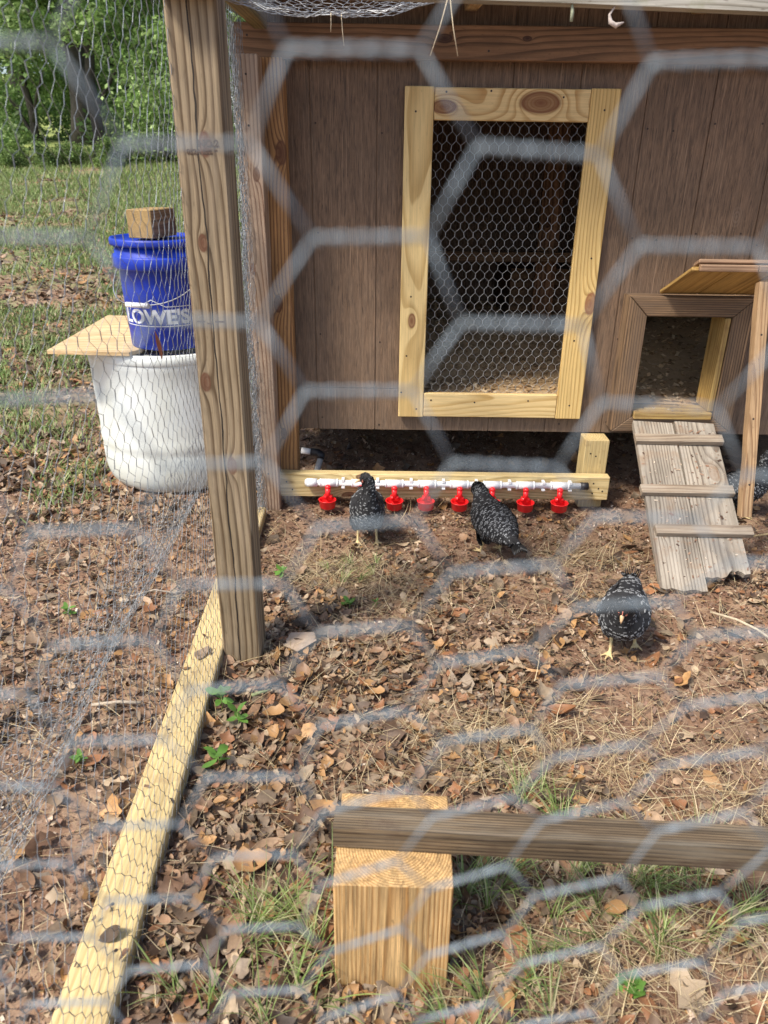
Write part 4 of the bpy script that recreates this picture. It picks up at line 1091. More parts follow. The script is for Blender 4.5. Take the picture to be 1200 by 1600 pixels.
# lawn beyond the run, left
n = 240000
y = 2.3 + (rng.random(n) ** 1.35) * 22; x = -rng.uniform(0.0, 0.66, n) * y - 0.1
k = (vnoise(x * 0.75 + 33, y * 0.75 + 33, 91) * 0.65 + vnoise(x * 2.6, y * 2.6 + 5, 92) * 0.35 > 0.38 + 0.20 * (1 - smooth01(y, 2.6, 7.5)) + 0.25 * (1 - smooth01(y, 2.4, 3.6)) - 0.20 * rng.random(n) ** 2 - 0.01) & ~((x > -0.45) & (y < 4.3)) & ~(((x + 0.815) ** 2 + (y - 2.845) ** 2) < 0.31 ** 2)
x, y = x[k], y[k]; n = len(x)
pos = np.stack([x, y, ground_z(x, y)], 1)
gl = np.array([(0.12, 0.19, 0.045), (0.18, 0.27, 0.07), (0.25, 0.34, 0.11), (0.34, 0.34, 0.17)])
V, F, T = blades(pos, rng.uniform(0.02, 0.055, n) * (1 + y * 0.09), rng.uniform(0.003, 0.006, n) * (1 + y * 0.16), rng.uniform(0.2, 1.1, n), rng.uniform(0, 6.28, n), gl[rng.integers(0, 4, n)] * rng.uniform(0.7, 1.2, (n, 1)), 2, 0.7)
lw = raw_mesh('lawn_grass', V, F, M_grass, tint=T); tag(lw, 'patchy green lawn grass beyond the side wire', kind='stuff')

# the largest fallen leaves, one by one, pieces of the ground
LM = []
leafmats = [attr_mat('fallen_leaf_skin', 0.55, 0.1, 0.25, 70)]
for i in range(14):
    tV, tF = leaf_template(['oak', 'oval', 'lance', 'broken', 'oval'][i % 5], trg, 5)
    c = LEAFPAL[[4, 0, 1, 7, 2, 3, 4, 0, 5, 1, 2, 7, 3, 4][i]]
    o = raw_mesh('fallen_leaf', tV, tF, leafmats[0], smooth=True, tint=np.tile(c, (len(tV), 1))); LM.append(o)
spots = pick(270, -0.36, 0.75, 0.55, 1.75, dens_leaf)
extra = np.array([(0.0, 0.985), (-0.19, 1.5), (-0.23, 0.80), (-0.22, 0.95), (0.30, 0.66), (0.47, 0.735), (0.42, 1.38)])
spots = np.vstack([extra, spots])
spots[len(extra):len(extra) + 60, 0] = rng.uniform(-1.0, -0.5, 60); spots[len(extra):len(extra) + 60, 1] = rng.uniform(0.7, 2.2, 60)
for i, (x, y) in enumerate(spots):
    b = LM[i % len(LM)]
    o = b if i < len(LM) else b.copy()
    if i >= len(LM): C.objects.link(o)
    o.parent = ground; sz = rng.uniform(0.030, 0.052) if i >= len(extra) else 0.070
    o.location = (x, y, gz(x, y) + rng.uniform(0.008, 0.018)); o.scale = (sz, sz, sz)
    o.rotation_euler = (rng.normal(0, 0.3), rng.normal(0, 0.25), rng.uniform(0, 6.28))

# scratched litter dropped on the ramp and hatch sill
n = 260
u = rng.random(n); w = rng.uniform(-0.135, 0.135, n)
pt = np.array(rt0 + rt1) / 2; pb = np.array(rb0 + rb1) / 2
p = pt + (pb - pt) * u[:, None] + np.stack([w, np.zeros(n), np.zeros(n)], 1) + np.array(rn) * 0.0105
q = np.stack([rng.uniform(0.88, 1.125, 60), rng.uniform(2.555, 2.64, 60), np.full(60, 0.3665)], 1)
p = np.vstack([p, q]); n = len(p)
Rm = rot_from(rng.uniform(0, 6.28, n), np.full(n, -0.0), np.r_[np.full(n - 60, -0.45), np.zeros(60)] * 0 )
Tm = np.array(Matrix.Rotation(math.atan2(0.31, 0.60), 3, 'X'))
Rm[:n - 60] = Tm @ Rm[:n - 60]
V, F, T = scatter(chipV, chipF, p, Rm, rng.lognormal(math.log(0.0028), 0.5, n).clip(0.001, 0.008), cp[rng.choice(6, n, p=[0.2, 0.25, 0.12, 0.25, 0.1, 0.08])])
rc_ = raw_mesh('ramp_crumbs', V, F, M_leaf, tint=T); tag(rc_, 'soil crumbs and pale chips dropped on the ramp', kind='stuff')

# ------------------------------------------------------------------ small seedlings, twig, card
M_seed = attr_mat('seedling_leaf', 0.45, 0.35, 0.1, 80)
def seedling(x, y, h, nleaf, ls, label, lobed=False):
    t_ = thing('seedling', label, 'seedling', (x, y, gz(x, y)))
    nleaf += 3; ls *= 0.85
    bm = bmesh.new(); tube_path(bm, [(0, 0, 0), (0.003, 0.002, h * 0.5), (0.0, 0.004, h)], [0.0014, 0.0011, 0.0008], 6)
    sm = from_bm('stem', bm, plain('green_stem', (0.22, 0.30, 0.08), 0.6), t_)
    for k in range(nleaf):
        tV, tF = leaf_template('oak' if lobed else 'oval', trg, 5)
        tV = tV.copy(); tV[:, 0] += 0.5; tV[:, 2] *= 0.5
        g = np.array((0.13, 0.27, 0.05)) * trg.uniform(0.75, 1.35)
        o = raw_mesh('leaf', tV, tF, M_seed, t_, smooth=True, tint=np.tile(g, (len(tV), 1)))
        s_ = ls * trg.uniform(0.75, 1.15); o.scale = (s_, s_, s_); o.location = (0, 0.003, h * (0.65 + 0.35 * (k % 2)))
        o.rotation_euler = (R(trg.uniform(-25, 25)), R(trg.uniform(-45, 15)), k * 2 * math.pi / nleaf + trg.uniform(-0.3, 0.3))
seedling(-0.365, 1.372, 0.06, 3, 0.042, 'small green seedling between rail and post, farthest of the near group')
seedling(-0.318, 1.318, 0.05, 4, 0.036, 'bushy green seedling among leaves right of the yellow rail')
seedling(-0.338, 1.20, 0.045, 3, 0.040, 'three leaved bright seedling by rail, nearest the camera of that group')
seedling(-0.306, 1.973, 0.03, 5, 0.030, 'little green weed just behind the cracked fence post')
seedling(-0.095, 1.811, 0.025, 5, 0.028, 'tiny green weed in the straw below the left hen')
seedling(-0.02, 1.83, 0.02, 4, 0.020, 'smallest green sprout in the straw patch')
seedling(0.385, 0.735, 0.018, 4, 0.030, 'bright lobed green seedling at bottom right below the bar', True)
seedling(-0.62, 1.19, 0.03, 6, 0.022, 'low green weed in bare soil left of the rail')
seedling(-0.86, 1.75, 0.03, 6, 0.026, 'low green weed on the soil left of the post')
bm = bmesh.new(); tube_path(bm, [(0, 0, 0), (0.02, 0.006, 0.004), (0.045, 0.018, 0.002)], [0.0042, 0.0040, 0.003], 8)
o = from_bm('green_twig', bm, plain('mossy_bark', (0.24, 0.28, 0.14), 0.9, 0, 0.3, 200, 0.5)); o.location = (-0.305, 1.425, gz(-0.3, 1.43) + 0.012)
tag(o, 'short mossy green twig on the leaves right of the post', 'twig')
def stick_obj(p, r_, label, col, name='twig'):
    c = Vector(p[0]); bm = bmesh.new(); tube_path(bm, [Vector(q) - c for q in p], r_, 7)
    o = from_bm(name, bm, plain('bark_' + name, col, 0.9, 0, 0.3, 120, 0.4)); o.location = c; tag(o, label, 'twig')
stick_obj([(0.915, 1.80, 0.02), (0.96, 1.74, 0.035), (1.0, 1.70, 0.03), (1.03, 1.655, 0.02)], 0.0035, 'pale forked stick on soil near the right edge', (0.5, 0.42, 0.3))
stick_obj([(-0.72, 1.85, 0.015), (-0.66, 1.88, 0.02), (-0.60, 1.87, 0.016), (-0.56, 1.9, 0.012)], 0.003, 'grey twig on bare soil left of the post', (0.36, 0.30, 0.24))
stick_obj([(-0.66, 1.37, 0.02), (-0.60, 1.38, 0.022), (-0.55, 1.38, 0.02)], 0.004, 'pale broken twig beside the crumpled wire skirt', (0.42, 0.35, 0.27))
stick_obj([(1.23, 2.26, 0.03), (1.29, 2.27, 0.035), (1.33, 2.27, 0.03)], 0.0035, 'yellowish stick lying right of the ramp', (0.5, 0.38, 0.2))
stick_obj([(0.03, 1.42, 0.018), (0.10, 1.44, 0.022), (0.17, 1.455, 0.016)], 0.0022, 'thin dark twig on the leaves in the middle', (0.15, 0.11, 0.08))
bm = bmesh.new()
pts_ = [(-0.045, -0.02), (-0.005, -0.045), (0.04, 0.0), (0.03, 0.035), (-0.03, 0.03)]
f_ = [bm.verts.new((x, y, 0.02 + 0.25 * (y) * 0.3)) for x, y in pts_]; b_ = [bm.verts.new((v.co.x, v.co.y, v.co.z - 0.002)) for v in f_]
bm.faces.new(f_); bm.faces.new(b_[::-1])
for i in range(5): bm.faces.new((f_[i], b_[i], b_[(i + 1) % 5], f_[(i + 1) % 5]))
o = from_bm('cardboard_scrap', bm, plain('card', (0.42, 0.32, 0.24), 0.85, 0, 0.2, 40)); o.location = (-0.21, 1.635, gz(-0.2, 1.63))
tag(o, 'torn tan cardboard scrap beside the base of cracked post', 'cardboard')
# things caught in the wires
def hanging(name, label, cat, p, r_, col, tip=None):
    c = Vector(p[0]); bm = bmesh.new(); tube_path(bm, [Vector(q) - c for q in p], r_, 6)
    o = from_bm(name, bm, plain('dry_' + name, col, 0.8, 0, 0.25, 150)); o.location = c; tag(o, label, cat)
    return o
hanging('hanging_straw', 'pale dry pine needles hanging from the grey beam', 'straw', [(0.097, 1.53, 1.405), (0.085, 1.53, 1.36), (0.070, 1.53, 1.318)], 0.0009, (0.6, 0.5, 0.34))
hanging('hanging_straw', 'longer pale pine needle hanging beside the first on the beam', 'straw', [(0.100, 1.53, 1.405), (0.108, 1.53, 1.36), (0.118, 1.53, 1.318)], 0.0009, (0.6, 0.5, 0.34))
hanging('hanging_straw', 'thin needle dangling from the sagging overhead netting', 'straw', [(-0.105, 1.90, 1.435), (-0.103, 1.90, 1.405), (-0.100, 1.90, 1.375)], 0.0009, (0.66, 0.56, 0.4))
hanging('hanging_straw', 'short needle poking below the left part of the netting bulge', 'straw', [(-0.127, 1.90, 1.435), (-0.127, 1.90, 1.415), (-0.128, 1.90, 1.40)], 0.0008, (0.66, 0.56, 0.4))
hanging('lichen_twig', 'small pale green lichen twig hanging from the grey beam', 'twig', [(0.309, 1.535, 1.40), (0.311, 1.535, 1.385), (0.3105, 1.535, 1.372)], [0.0020, 0.0032, 0.0026], (0.34, 0.37, 0.26))
hanging('curled_bark_shred', 'curled pale bark shred hanging under the grey beam', 'bark', [(0.383, 1.535, 1.395), (0.375, 1.535, 1.383), (0.378, 1.535, 1.372), (0.388, 1.535, 1.367), (0.401, 1.535, 1.372)], [0.001, 0.0022, 0.0042, 0.0046, 0.001], (0.55, 0.48, 0.44))
tV, tF = leaf_template('lance', trg, 5)
o = raw_mesh('caught_leaf', tV, tF, M_leaf, tint=np.tile((0.30, 0.10, 0.05), (len(tV), 1))); o.scale = (0.052, 0.026, 0.04)
o.location = (-0.380, 1.255, 0.868); o.rotation_euler = (R(60), R(84), R(20)); tag(o, 'dead brown leaf caught in wire in front of the bucket', 'leaf')

# ------------------------------------------------------------------ chickens
def bird_mat():
    t = NT('hen_skin'); co = t.obj(); sep = t.n('ShaderNodeSeparateXYZ'); t.put(sep.inputs[0], co)
    n_ = t.noise(co, 160, 3)
    c = t.mix(n_, (0.010, 0.010, 0.011), (0.035, 0.034, 0.034))
    leg = t.ramp(sep.outputs[2], [(0.050, WHT), (0.060, BLK)])
    c = t.mix(leg, c, t.mix(n_, (0.52, 0.38, 0.17), (0.68, 0.55, 0.30)))
    return t.out(c, 0.7)
M_bird = bird_mat()
def feather_mat():
    t = NT('barred_feather')
    uv = t.n('ShaderNodeAttribute', attribute_name='tint').outputs['Color']
    s3 = t.n('ShaderNodeSeparateColor'); t.put(s3.inputs[0], uv)
    v = s3.outputs[0]; u = s3.outputs[1]; br = s3.outputs[2]
    vv_ = t.math('SUBTRACT', v, t.math('MULTIPLY', t.math('MULTIPLY', u, u), 0.22))
    b1 = t.ramp(vv_, [(0.0, BLK), (0.78, BLK), (0.83, WHT), (0.89, WHT), (0.93, BLK)])
    c = t.mix(t.math('MULTIPLY', b1, br), (0.009, 0.009, 0.011), (0.29, 0.30, 0.31))
    return t.out(c, 0.75)
M_feather = feather_mat()
M_beak = plain('beak_horn', (0.62, 0.42, 0.24), 0.4)
M_comb = plain('face_skin', (0.48, 0.17, 0.12), 0.6, 0, 0.3, 300)
M_eye = plain('eye_dark', (0.02, 0.012, 0.01), 0.1)

def catmull(pts, n):
    P = np.array([pts[0]] + list(pts) + [pts[-1]], float); out_ = []
    for i in range(1, len(P) - 2):
        for k in range(n):
            t_ = k / n; a, b, c, d = P[i - 1], P[i], P[i + 1], P[i + 2]
            out_.append(0.5 * ((2 * b) + (-a + c) * t_ + (2 * a - 5 * b + 4 * c - d) * t_ ** 2 + (-a + 3 * b - 3 * c + d) * t_ ** 3))
    out_.append(P[-2]); return np.array(out_)

def hen(label, loc, rz, spine, feet, tail_up=0.5, scale=1.0, look=None, seed=0, group='young barred hens in the run'):
    """spine rows: x, y, z, half width, half height from tail to face; x forward"""
    rg = np.random.default_rng(seed)
    t_ = thing('hen', label, 'chicken', (loc[0], loc[1], gz(loc[0], loc[1]) + 0.002), rz, group); t_.scale = (scale,) * 3
    S = catmull(spine, 6); bm = bmesh.new(); rings = []; seg = 18
    for i in range(len(S)):
        p = Vector(S[i][:3]); tan = Vector(S[min(i + 1, len(S) - 1)][:3]) - Vector(S[max(i - 1, 0)][:3]); tan.normalize()
        side = Vector((0, 0, 1)).cross(tan)
        side = side.normalized() if side.length > 0.25 else Vector((0, 1, 0))
        side = (side - tan * side.dot(tan)).normalized()
        up = tan.cross(side)
        rings.append([bm.verts.new(p + side * (math.cos(2 * math.pi * j / seg) * S[i][3]) + up * (math.sin(2 * math.pi * j / seg) * S[i][4])) for j in range(seg)])
    for A, B in zip(rings[:-1], rings[1:]):
        for j in range(seg): bm.faces.new((A[j], A[(j + 1) % seg], B[(j + 1) % seg], B[j]))
    bm.faces.new(rings[0][::-1]); bm.faces.new(rings[-1])
    mid = Vector(S[len(S) * 4 // 10][:3]); back = (Vector(S[8][:3]) - mid).normalized()
    for sgn in (-1, 1):       # folded wings
        Mw = Matrix.Translation(mid + back * 0.036 + Vector((0, sgn * 0.037, 0.002))) @ back.to_track_quat('X', 'Z').to_matrix().to_4x4() @ Matrix.Diagonal((0.060, 0.015, 0.034, 1))
        bmesh.ops.create_uvsphere(bm, u_segments=16, v_segments=10, radius=1, matrix=Mw)
    for (hip, hock, ankle, yaw) in feet:
        hip, hock, ankle = Vector(hip), Vector(hock), Vector(ankle)
        tube_path(bm, [hip, hip.lerp(hock, 0.5), hock], [0.028, 0.020, 0.0085], 10)
        tube_path(bm, [hock, hock.lerp(ankle, 0.5), ankle], [0.0062, 0.0048, 0.0052], 8)
        for a_, l_ in ((yaw, 0.036), (yaw + 0.62, 0.030), (yaw - 0.62, 0.030), (yaw + math.pi, 0.016)):
            d = Vector((math.cos(a_), math.sin(a_), 0))
            tube_path(bm, [ankle, ankle + d * l_ * 0.55 + Vector((0, 0, -0.004)), Vector((ankle.x, ankle.y, 0.003)) + d * l_], [0.0048, 0.0038, 0.0022], 6)
    bmesh.ops.recalc_face_normals(bm, faces=bm.faces)
    body = from_bm('body', bm, M_bird)
    md = body.modifiers.new('one_skin', 'REMESH'); md.mode = 'VOXEL'; md.voxel_size = 0.0026
    m2 = body.modifiers.new('smooth', 'SMOOTH'); m2.iterations = 4; m2.factor = 0.5
    dg_ = bpy.context.evaluated_depsgraph_get(); ev = body.evaluated_get(dg_)
    me = bpy.data.meshes.new_from_object(ev); body.modifiers.clear(); body.data = me
    me.polygons.foreach_set('use_smooth', [True] * len(me.polygons))
    body.parent = t_
    # plumage: overlapping small feathers laid along the body toward the tail
    nf = len(me.polygons); cen = np.zeros(nf * 3); me.polygons.foreach_get('center', cen); cen = cen.reshape(-1, 3)
    nor = np.zeros(nf * 3); me.polygons.foreach_get('normal', nor); nor = nor.reshape(-1, 3)
    Sx = S[:, :3]; d2 = ((cen[:, None, :] - Sx[None]) ** 2).sum(-1); near = d2.argmin(1); frac = near / (len(S) - 1)
    ok = (cen[:, 2] > 0.058) & (frac < 0.97)
    ids = np.where(ok)[0]; 
    # spacing by thinning
    rg.shuffle(ids); cell = {}; keep = []
    for i in ids:
        fr_ = frac[i]; sp_ = 0.0098 if fr_ < 0.62 else (0.0072 if fr_ < 0.80 else 0.0042)
        key = tuple(np.floor(cen[i] / sp_).astype(int))
        if key in cell: continue
        cell[key] = 1; keep.append(i)
    keep = np.array(keep); n = len(keep); c = cen[keep]; nr = nor[keep]; fr_ = frac[keep]
    i0 = np.clip(near[keep], 1, len(S) - 2); tan = Sx[i0 - 1] - Sx[i0 + 1]; tan /= np.linalg.norm(tan, axis=1, keepdims=True)
    tan = tan + np.stack([np.zeros(n), np.zeros(n), np.where(nr[:, 2] < 0.3, -0.22, 0.0)], 1)
    tan = tan - nr * (tan * nr).sum(1, keepdims=True); tan /= np.maximum(np.linalg.norm(tan, axis=1, keepdims=True), 1e-6)
    tan = tan + rg.normal(0, 0.04, (n, 3)); sd_ = np.cross(nr, tan); sd_ /= np.linalg.norm(sd_, axis=1, keepdims=True)
    L = np.where(fr_ < 0.15, 0.036, np.where(fr_ < 0.62, 0.027, np.where(fr_ < 0.80, 0.020, 0.008))) * rg.uniform(0.85, 1.15, n)
    W = L * np.where(fr_ < 0.15, 0.26, 0.46)
    prof_ = [(0.0, 0.5), (0.45, 1.0), (0.82, 0.85), (1.0, 0.25)]
    V, T = [], []
    br = np.where(fr_ > 0.83, 0.10, 1.0) * rg.uniform(0.6, 1.0, n) * np.where(c[:, 2] < 0.075, 0.35, 1.0)
    for (v_, w_) in prof_:
        for s2 in (-1, 0, 1):
            lift = 0.0006 + 0.0030 * v_ - (0.0012 * abs(s2))
            V.append(c + tan * (L * v_)[:, None] + sd_ * (W * w_ * s2)[:, None] + nr * lift)
            T.append(np.stack([np.full(n, v_), np.full(n, float(abs(s2))), br], 1))
    V = np.stack(V, 1).reshape(-1, 3); T = np.stack(T, 1).reshape(-1, 3)
    tf = np.array([(r_ * 3 + s2, r_ * 3 + s2 + 1, r_ * 3 + s2 + 4, r_ * 3 + s2 + 3) for r_ in range(3) for s2 in range(2)])
    F = (tf[None] + (np.arange(n) * 12)[:, None, None]).reshape(-1, 4)
    # tail fan
    tb = Vector(S[3][:3]); tdir = (Vector(S[0][:3]) - Vector(S[6][:3])).normalized(); TV, TF, TT = [], [], []; b0 = len(V)
    for k in range(9):
        sp2 = (k - 4) / 4.0; d = (tdir + Vector((0, sp2 * 0.16, 0.04 - abs(sp2) * 0.18))).normalized()
        sd2 = d.cross(Vector((0, 1, 0))).normalized(); o0 = tb + Vector((0, sp2 * 0.010, 0))
        for r_, (v_, w_) in enumerate(((0, 0.5), (0.5, 1.0), (0.85, 1.0), (1.0, 0.45))):
            for s2 in (-1, 0, 1):
                TV.append(o0 + d * (0.062 * v_) + sd2 * (0.0085 * w_ * s2) + Vector((0, 0.002 * abs(s2) * (1 if sp2 > 0 else -1), 0))); TT.append((v_, abs(s2), 0.35))
        for q in tf: TF.append(q + b0 + k * 12)
    V = np.vstack([V, np.array([tuple(v) for v in TV])]); T = np.vstack([T, np.array(TT)]); F = np.vstack([F, np.array(TF)])
    pl = raw_mesh('plumage', V, F, M_feather, t_, smooth=True, tint=T); pl['kind'] = 'stuff'
    # face
    hd = Vector(S[-1][:3]); fw_ = (Vector(S[-1][:3]) - Vector(S[-7][:3])).normalized()
    if look is not None: fw_ = Vector(look).normalized()
    sdv = Vector((0, 0, 1)).cross(fw_).normalized(); upv_ = fw_.cross(sdv)
    hc = Vector(S[-8][:3])
    bm = bmesh.new(); tube_path(bm, [hd - fw_ * 0.007, hd + fw_ * 0.004, hd + fw_ * 0.012 - upv_ * 0.002, hd + fw_ * 0.019 - upv_ * 0.006], [0.0058, 0.0052, 0.0035, 0.0008], 8)
    from_bm('beak', bm, M_beak, t_)
    bm = bmesh.new()
    for k in range(2): bmesh.ops.create_uvsphere(bm, u_segments=8, v_segments=6, radius=1, matrix=Matrix.Translation(hd - fw_ * (0.004 + k * 0.005) + upv_ * (0.0095 + 0.0012 * k)) @ Matrix.Diagonal((0.0036, 0.0018, 0.0030, 1)))
    for sgn in (-1, 1):
        bmesh.ops.create_uvsphere(bm, u_segments=10, v_segments=8, radius=1, matrix=Matrix.Translation(hd - fw_ * 0.008 + sdv * sgn * 0.0075 - upv_ * 0.001) @ Matrix.Diagonal((0.0065, 0.0048, 0.0065, 1)))
    from_bm('comb_and_face', bm, M_comb, t_, smooth=True)
    for sgn in (-1, 1):
        bm = bmesh.new(); bmesh.ops.create_uvsphere(bm, u_segments=10, v_segments=8, radius=0.0030, matrix=Matrix.Translation(hd - fw_ * 0.010 + sdv * sgn * 0.0118 + upv_ * 0.0015))
        from_bm('eye', bm, M_eye, t_, smooth=True)
    return t_

std_feet = [((-0.005, 0.030, 0.095), (-0.012, 0.032, 0.052), (0.002, 0.034, 0.008), 0.1), ((-0.005, -0.030, 0.095), (-0.012, -0.032, 0.052), (0.002, -0.034, 0.008), -0.1)]
walk_feet = [((0.0, 0.028, 0.095), (-0.022, 0.034, 0.052), (-0.030, 0.040, 0.010), 0.3), ((0.0, -0.026, 0.095), (0.010, -0.022, 0.050), (0.036, -0.018, 0.008), -0.25)]
upright = [(-0.150, 0, 0.122, 0.006, 0.014), (-0.118, 0, 0.118, 0.020, 0.024), (-0.080, 0, 0.116, 0.040, 0.040), (-0.030, 0, 0.115, 0.054, 0.052), (0.018, 0, 0.120, 0.055, 0.056), (0.048, 0, 0.142, 0.044, 0.044),
           (0.060, 0, 0.172, 0.029, 0.030), (0.064, 0, 0.203, 0.019, 0.020), (0.067, 0.0, 0.228, 0.0165, 0.0175), (0.076, 0.0, 0.244, 0.0150, 0.0155), (0.090, 0.0, 0.244, 0.009, 0.010), (0.096, 0, 0.242, 0.006, 0.006)]
# hen 1 faces the camera, head turned to the left of the picture
h1s = [list(r_) for r_ in upright]
h1s[8] = [0.066, -0.003, 0.228, 0.0165, 0.0175]; h1s[9] = [0.068, -0.013, 0.243, 0.0150, 0.0155]; h1s[10] = [0.071, -0.026, 0.241, 0.009, 0.010]; h1s[11] = [0.072, -0.032, 0.239, 0.006, 0.006]
hen('barred hen standing upright left of centre, head turned aside', (-0.054, 2.215), R(-84), h1s, std_feet, look=(0.25, -1, -0.12), seed=1, scale=0.95).scale = (0.90, 0.92, 1.05)
# hen 2 seen from behind, bending to a cup
h2s = [(-0.165, 0, 0.112, 0.006, 0.012), (-0.130, 0, 0.112, 0.022, 0.022), (-0.088, 0, 0.114, 0.045, 0.038), (-0.035, 0, 0.116, 0.061, 0.052), (0.020, 0, 0.120, 0.060, 0.054), (0.060, 0, 0.134, 0.047, 0.044),
       (0.090, 0, 0.152, 0.030, 0.031), (0.112, 0.0, 0.168, 0.022, 0.022), (0.130, 0.0, 0.172, 0.019, 0.019), (0.146, -0.004, 0.160, 0.0165, 0.0165), (0.156, -0.010, 0.146, 0.010, 0.010), (0.159, -0.013, 0.140, 0.006, 0.006)]
hen('barred hen seen from behind drinking at a red cup', (0.345, 2.165), R(107), h2s, std_feet, look=(0.5, -0.5, -0.8), seed=2, scale=0.98)
# hen 3 walks to the camera, tail cocked up
h3s = [(-0.128, 0.0, 0.150, 0.010, 0.014), (-0.104, 0, 0.142, 0.028, 0.026), (-0.074, 0, 0.136, 0.040, 0.036), (-0.030, 0, 0.120, 0.058, 0.052), (0.015, 0, 0.116, 0.062, 0.056), (0.052, 0, 0.126, 0.052, 0.046),
       (0.074, 0, 0.156, 0.032, 0.032), (0.088, 0.0, 0.176, 0.022, 0.022), (0.098, 0.0, 0.190, 0.018, 0.018), (0.110, 0.0, 0.192, 0.0155, 0.0155), (0.121, 0.0, 0.184, 0.010, 0.010), (0.126, 0, 0.179, 0.006, 0.006)]
hen('barred hen walking towards the viewer beside the ramp foot', (0.615, 1.640), R(-112), h3s, walk_feet, look=(0.6, 0, -0.8), seed=3, scale=0.95)
hen('barred hen in the shade behind the ramp at right edge', (1.290, 2.50), R(8), upright, std_feet, seed=4, scale=0.96)

# ------------------------------------------------------------------ trees beyond the lawn
def foliage_mesh(name, blobs, n, leaf, pal, seed, squash=0.8):
    rg = np.random.default_rng(seed)
    B = np.array(blobs, float); w = B[:, 3] ** 2; w /= w.sum()
    b = rg.choice(len(B), n, p=w)
    # many small clumps on and in each mass
    ncl = 26; cl = rg.normal(0, 1, (len(B), ncl, 3)); cl /= np.linalg.norm(cl, axis=2, keepdims=True); cl *= rg.uniform(0.45, 1.05, (len(B), ncl, 1))
    k = rg.integers(0, ncl, n)
    ctr = B[b, :3] + cl[b, k] * B[b, 3:4] * np.array([1, 1, squash])
    pos = ctr + rg.normal(0, 1, (n, 3)) * B[b, 3:4] * 0.17
    clt = rg.uniform(0.65, 1.35, (len(B), ncl))[b, k]
    col = np.array(pal)[rg.integers(0, len(pal), n)] * (clt * rg.uniform(0.8, 1.2, n))[:, None]
    Rm = rot_from(rg.uniform(0, 6.28, n), rg.uniform(-1.0, 1.0, n), rg.uniform(-1.2, 1.2, n))
    tV = np.array([(-0.5, 0, 0), (0, -0.28, 0.05), (0.5, 0, 0), (0, 0.28, 0.05)]); tF = np.array([(0, 1, 2, 3)])
    V, F, T = scatter(tV, tF, pos, Rm, rg.uniform(0.6, 1.3, n) * leaf, col)
    return V, F, T

def tree_proto(name, label, h, tr, blobs, n, leaf, pal, seed, limbs=(), cat='tree', group='trees beyond the lawn'):
    t_ = thing(name, label, cat, (0, 0, 0), 0, group)
    rg = random.Random(seed); bm = bmesh.new()
    if tr > 0:
        P = [(0.12 * math.sin(k * 1.3 + seed) * k / 6, 0.1 * math.cos(k * 1.1) * k / 6, h * k / 8) for k in range(9)]
        tube_path(bm, P, [tr * (1.35 if k == 0 else 1 - 0.075 * k) for k in range(9)], 12)
        from_bm('trunk', bm, M_bark, t_)
        for (z0, x1, y1, z1) in limbs:
            bm = bmesh.new(); tube_path(bm, [(0, 0, z0), (x1 * 0.4, y1 * 0.4, z0 + (z1 - z0) * 0.5), (x1, y1, z1)], [tr * 0.4, tr * 0.28, tr * 0.08], 8); from_bm('limb', bm, M_bark, t_)
    else:
        for k in range(5):
            a = k * 1.25 + seed; bm = bmesh.new(); tube_path(bm, [(0, 0, 0), (0.25 * math.cos(a), 0.25 * math.sin(a), h * 0.4), (0.5 * math.cos(a), 0.5 * math.sin(a), h * 0.8)], [0.03, 0.02, 0.006], 6); from_bm('stem', bm, M_bark, t_)
    V, F, T = foliage_mesh(name, blobs, n, leaf, pal, seed)
    raw_mesh('crown' if tr > 0 else 'foliage', V, F, M_foliage, t_, tint=T)
    return t_
def copy_tree(o, label):
    r_ = o.copy(); C.objects.link(r_); r_['label'] = label
    for ch in list(o.children):
        c = ch.copy(); C.objects.link(c); c.parent = r_
    return r_
PG = [(0.10, 0.17, 0.045), (0.16, 0.26, 0.07), (0.22, 0.33, 0.10), (0.06, 0.11, 0.03)]
PB = [(0.24, 0.37, 0.11), (0.34, 0.47, 0.17), (0.16, 0.26, 0.07)]
rb = random.Random(21)
def place(o, x, y, s_=1, rz=0, dz=0.0):
    o.location = (x, y, gz(x, y) - 0.05 + dz); o.scale = (s_,) * 3; o.rotation_euler = (0, 0, rz)
big = tree_proto('broad_tree', 'tall tree with dark trunk at the upper left', 9, 0.36,
                 [(rb.uniform(-3.6, 3.6), rb.uniform(-3, 3), rb.uniform(4.2, 11), rb.uniform(1.1, 1.9)) for _ in range(20)], 26000, 0.20, PG, 5, [(3.5, 2.5, 0.5, 7), (4, -2.4, -0.6, 7.5), (5, 0.6, 2, 9)])
place(big, -9.35, 26.0, 1.0)
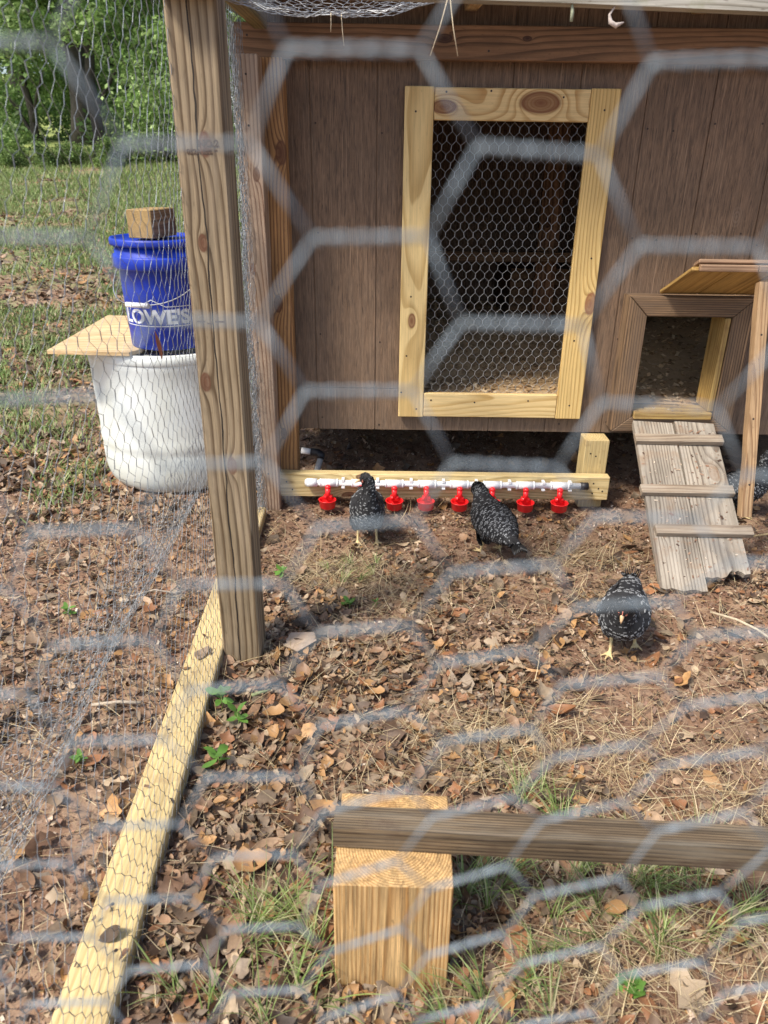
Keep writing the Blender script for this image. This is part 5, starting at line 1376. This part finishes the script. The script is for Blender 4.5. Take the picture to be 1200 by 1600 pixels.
low = tree_proto('leafy_tree', 'bright leafy tree with branches down to the ground behind the drum', 5, 0.16,
                 [(rb.uniform(-2.6, 2.6), rb.uniform(-1.8, 1.8), rb.uniform(0.6, 5.6), rb.uniform(0.7, 1.25)) for _ in range(20)], 30000, 0.13, PB, 8, [(1.2, 1.6, 0, 3), (1.5, -1.5, 0.4, 3.4)])
place(low, -7.4, 21.5, 1.0)
i = 0
for (src, x, y, s_, lab) in ((big, -19, 44, 1.1, 'tall dark tree behind the sunny lawn, far left'), (big, -14.5, 46, 1.0, 'tall dark tree behind the sunny lawn, middle one'), (big, -5.5, 33, 1.0, 'tall tree behind the leafy one, partly behind the post'),
                             (low, -25, 45, 1.6, 'leafy tree at the far end of the sunny lawn, leftmost'), (low, -19.5, 46, 1.7, 'leafy tree at the far end of the sunny lawn, second from left'), (low, -14.0, 45, 1.6, 'leafy tree at far end of lawn beside the dark trunk'), (low, -9.5, 44, 1.6, 'leafy tree far behind the post'),
                             (low, -3.6, 25, 1.2, 'leafy tree behind the cracked post'), (low, -11.6, 27.5, 0.95, 'leafy tree just left of the dark trunk'), (low, -9.9, 31, 1.1, 'leafy tree close behind the dark trunk'), (big, 2, 30, 1.1, 'tall tree hidden behind the coop roof'), (low, 7, 26, 1.3, 'leafy tree beyond the coop to the right')):
    i += 1; place(copy_tree(src, lab), x, y, s_, i * 1.7, -0.9 if src is low else 0.0)
shr = tree_proto('low_shrub', 'low dark shrub at the lawn edge, leftmost', 0.8, 0, [(rb.uniform(-0.9, 0.9), rb.uniform(-0.5, 0.5), rb.uniform(0.15, 0.75), rb.uniform(0.25, 0.45)) for _ in range(12)], 7000, 0.075, PG + [(0.2, 0.27, 0.08)], 11, cat='shrub', group='low shrubs at the lawn edge')
place(shr, -10.3, 20.0, 0.5)
for k, (x, y, s_, lab) in enumerate(((-8.8, 19.4, 0.5, 'low dark shrub at the lawn edge, second from left'), (-7.6, 19.6, 0.6, 'low dark shrub under the leafy tree'), (-6.4, 19.2, 0.65, 'low dark shrub just left of the cracked post'), (-5.2, 20, 1.2, 'low shrub behind the cracked post'), (-11.9, 20.5, 1.0, 'low shrub outside the left edge'), (-9.6, 21.5, 0.45, 'low shrub behind the others near the trunk'))):
    place(copy_tree(shr, lab), x, y, s_, k * 1.1)
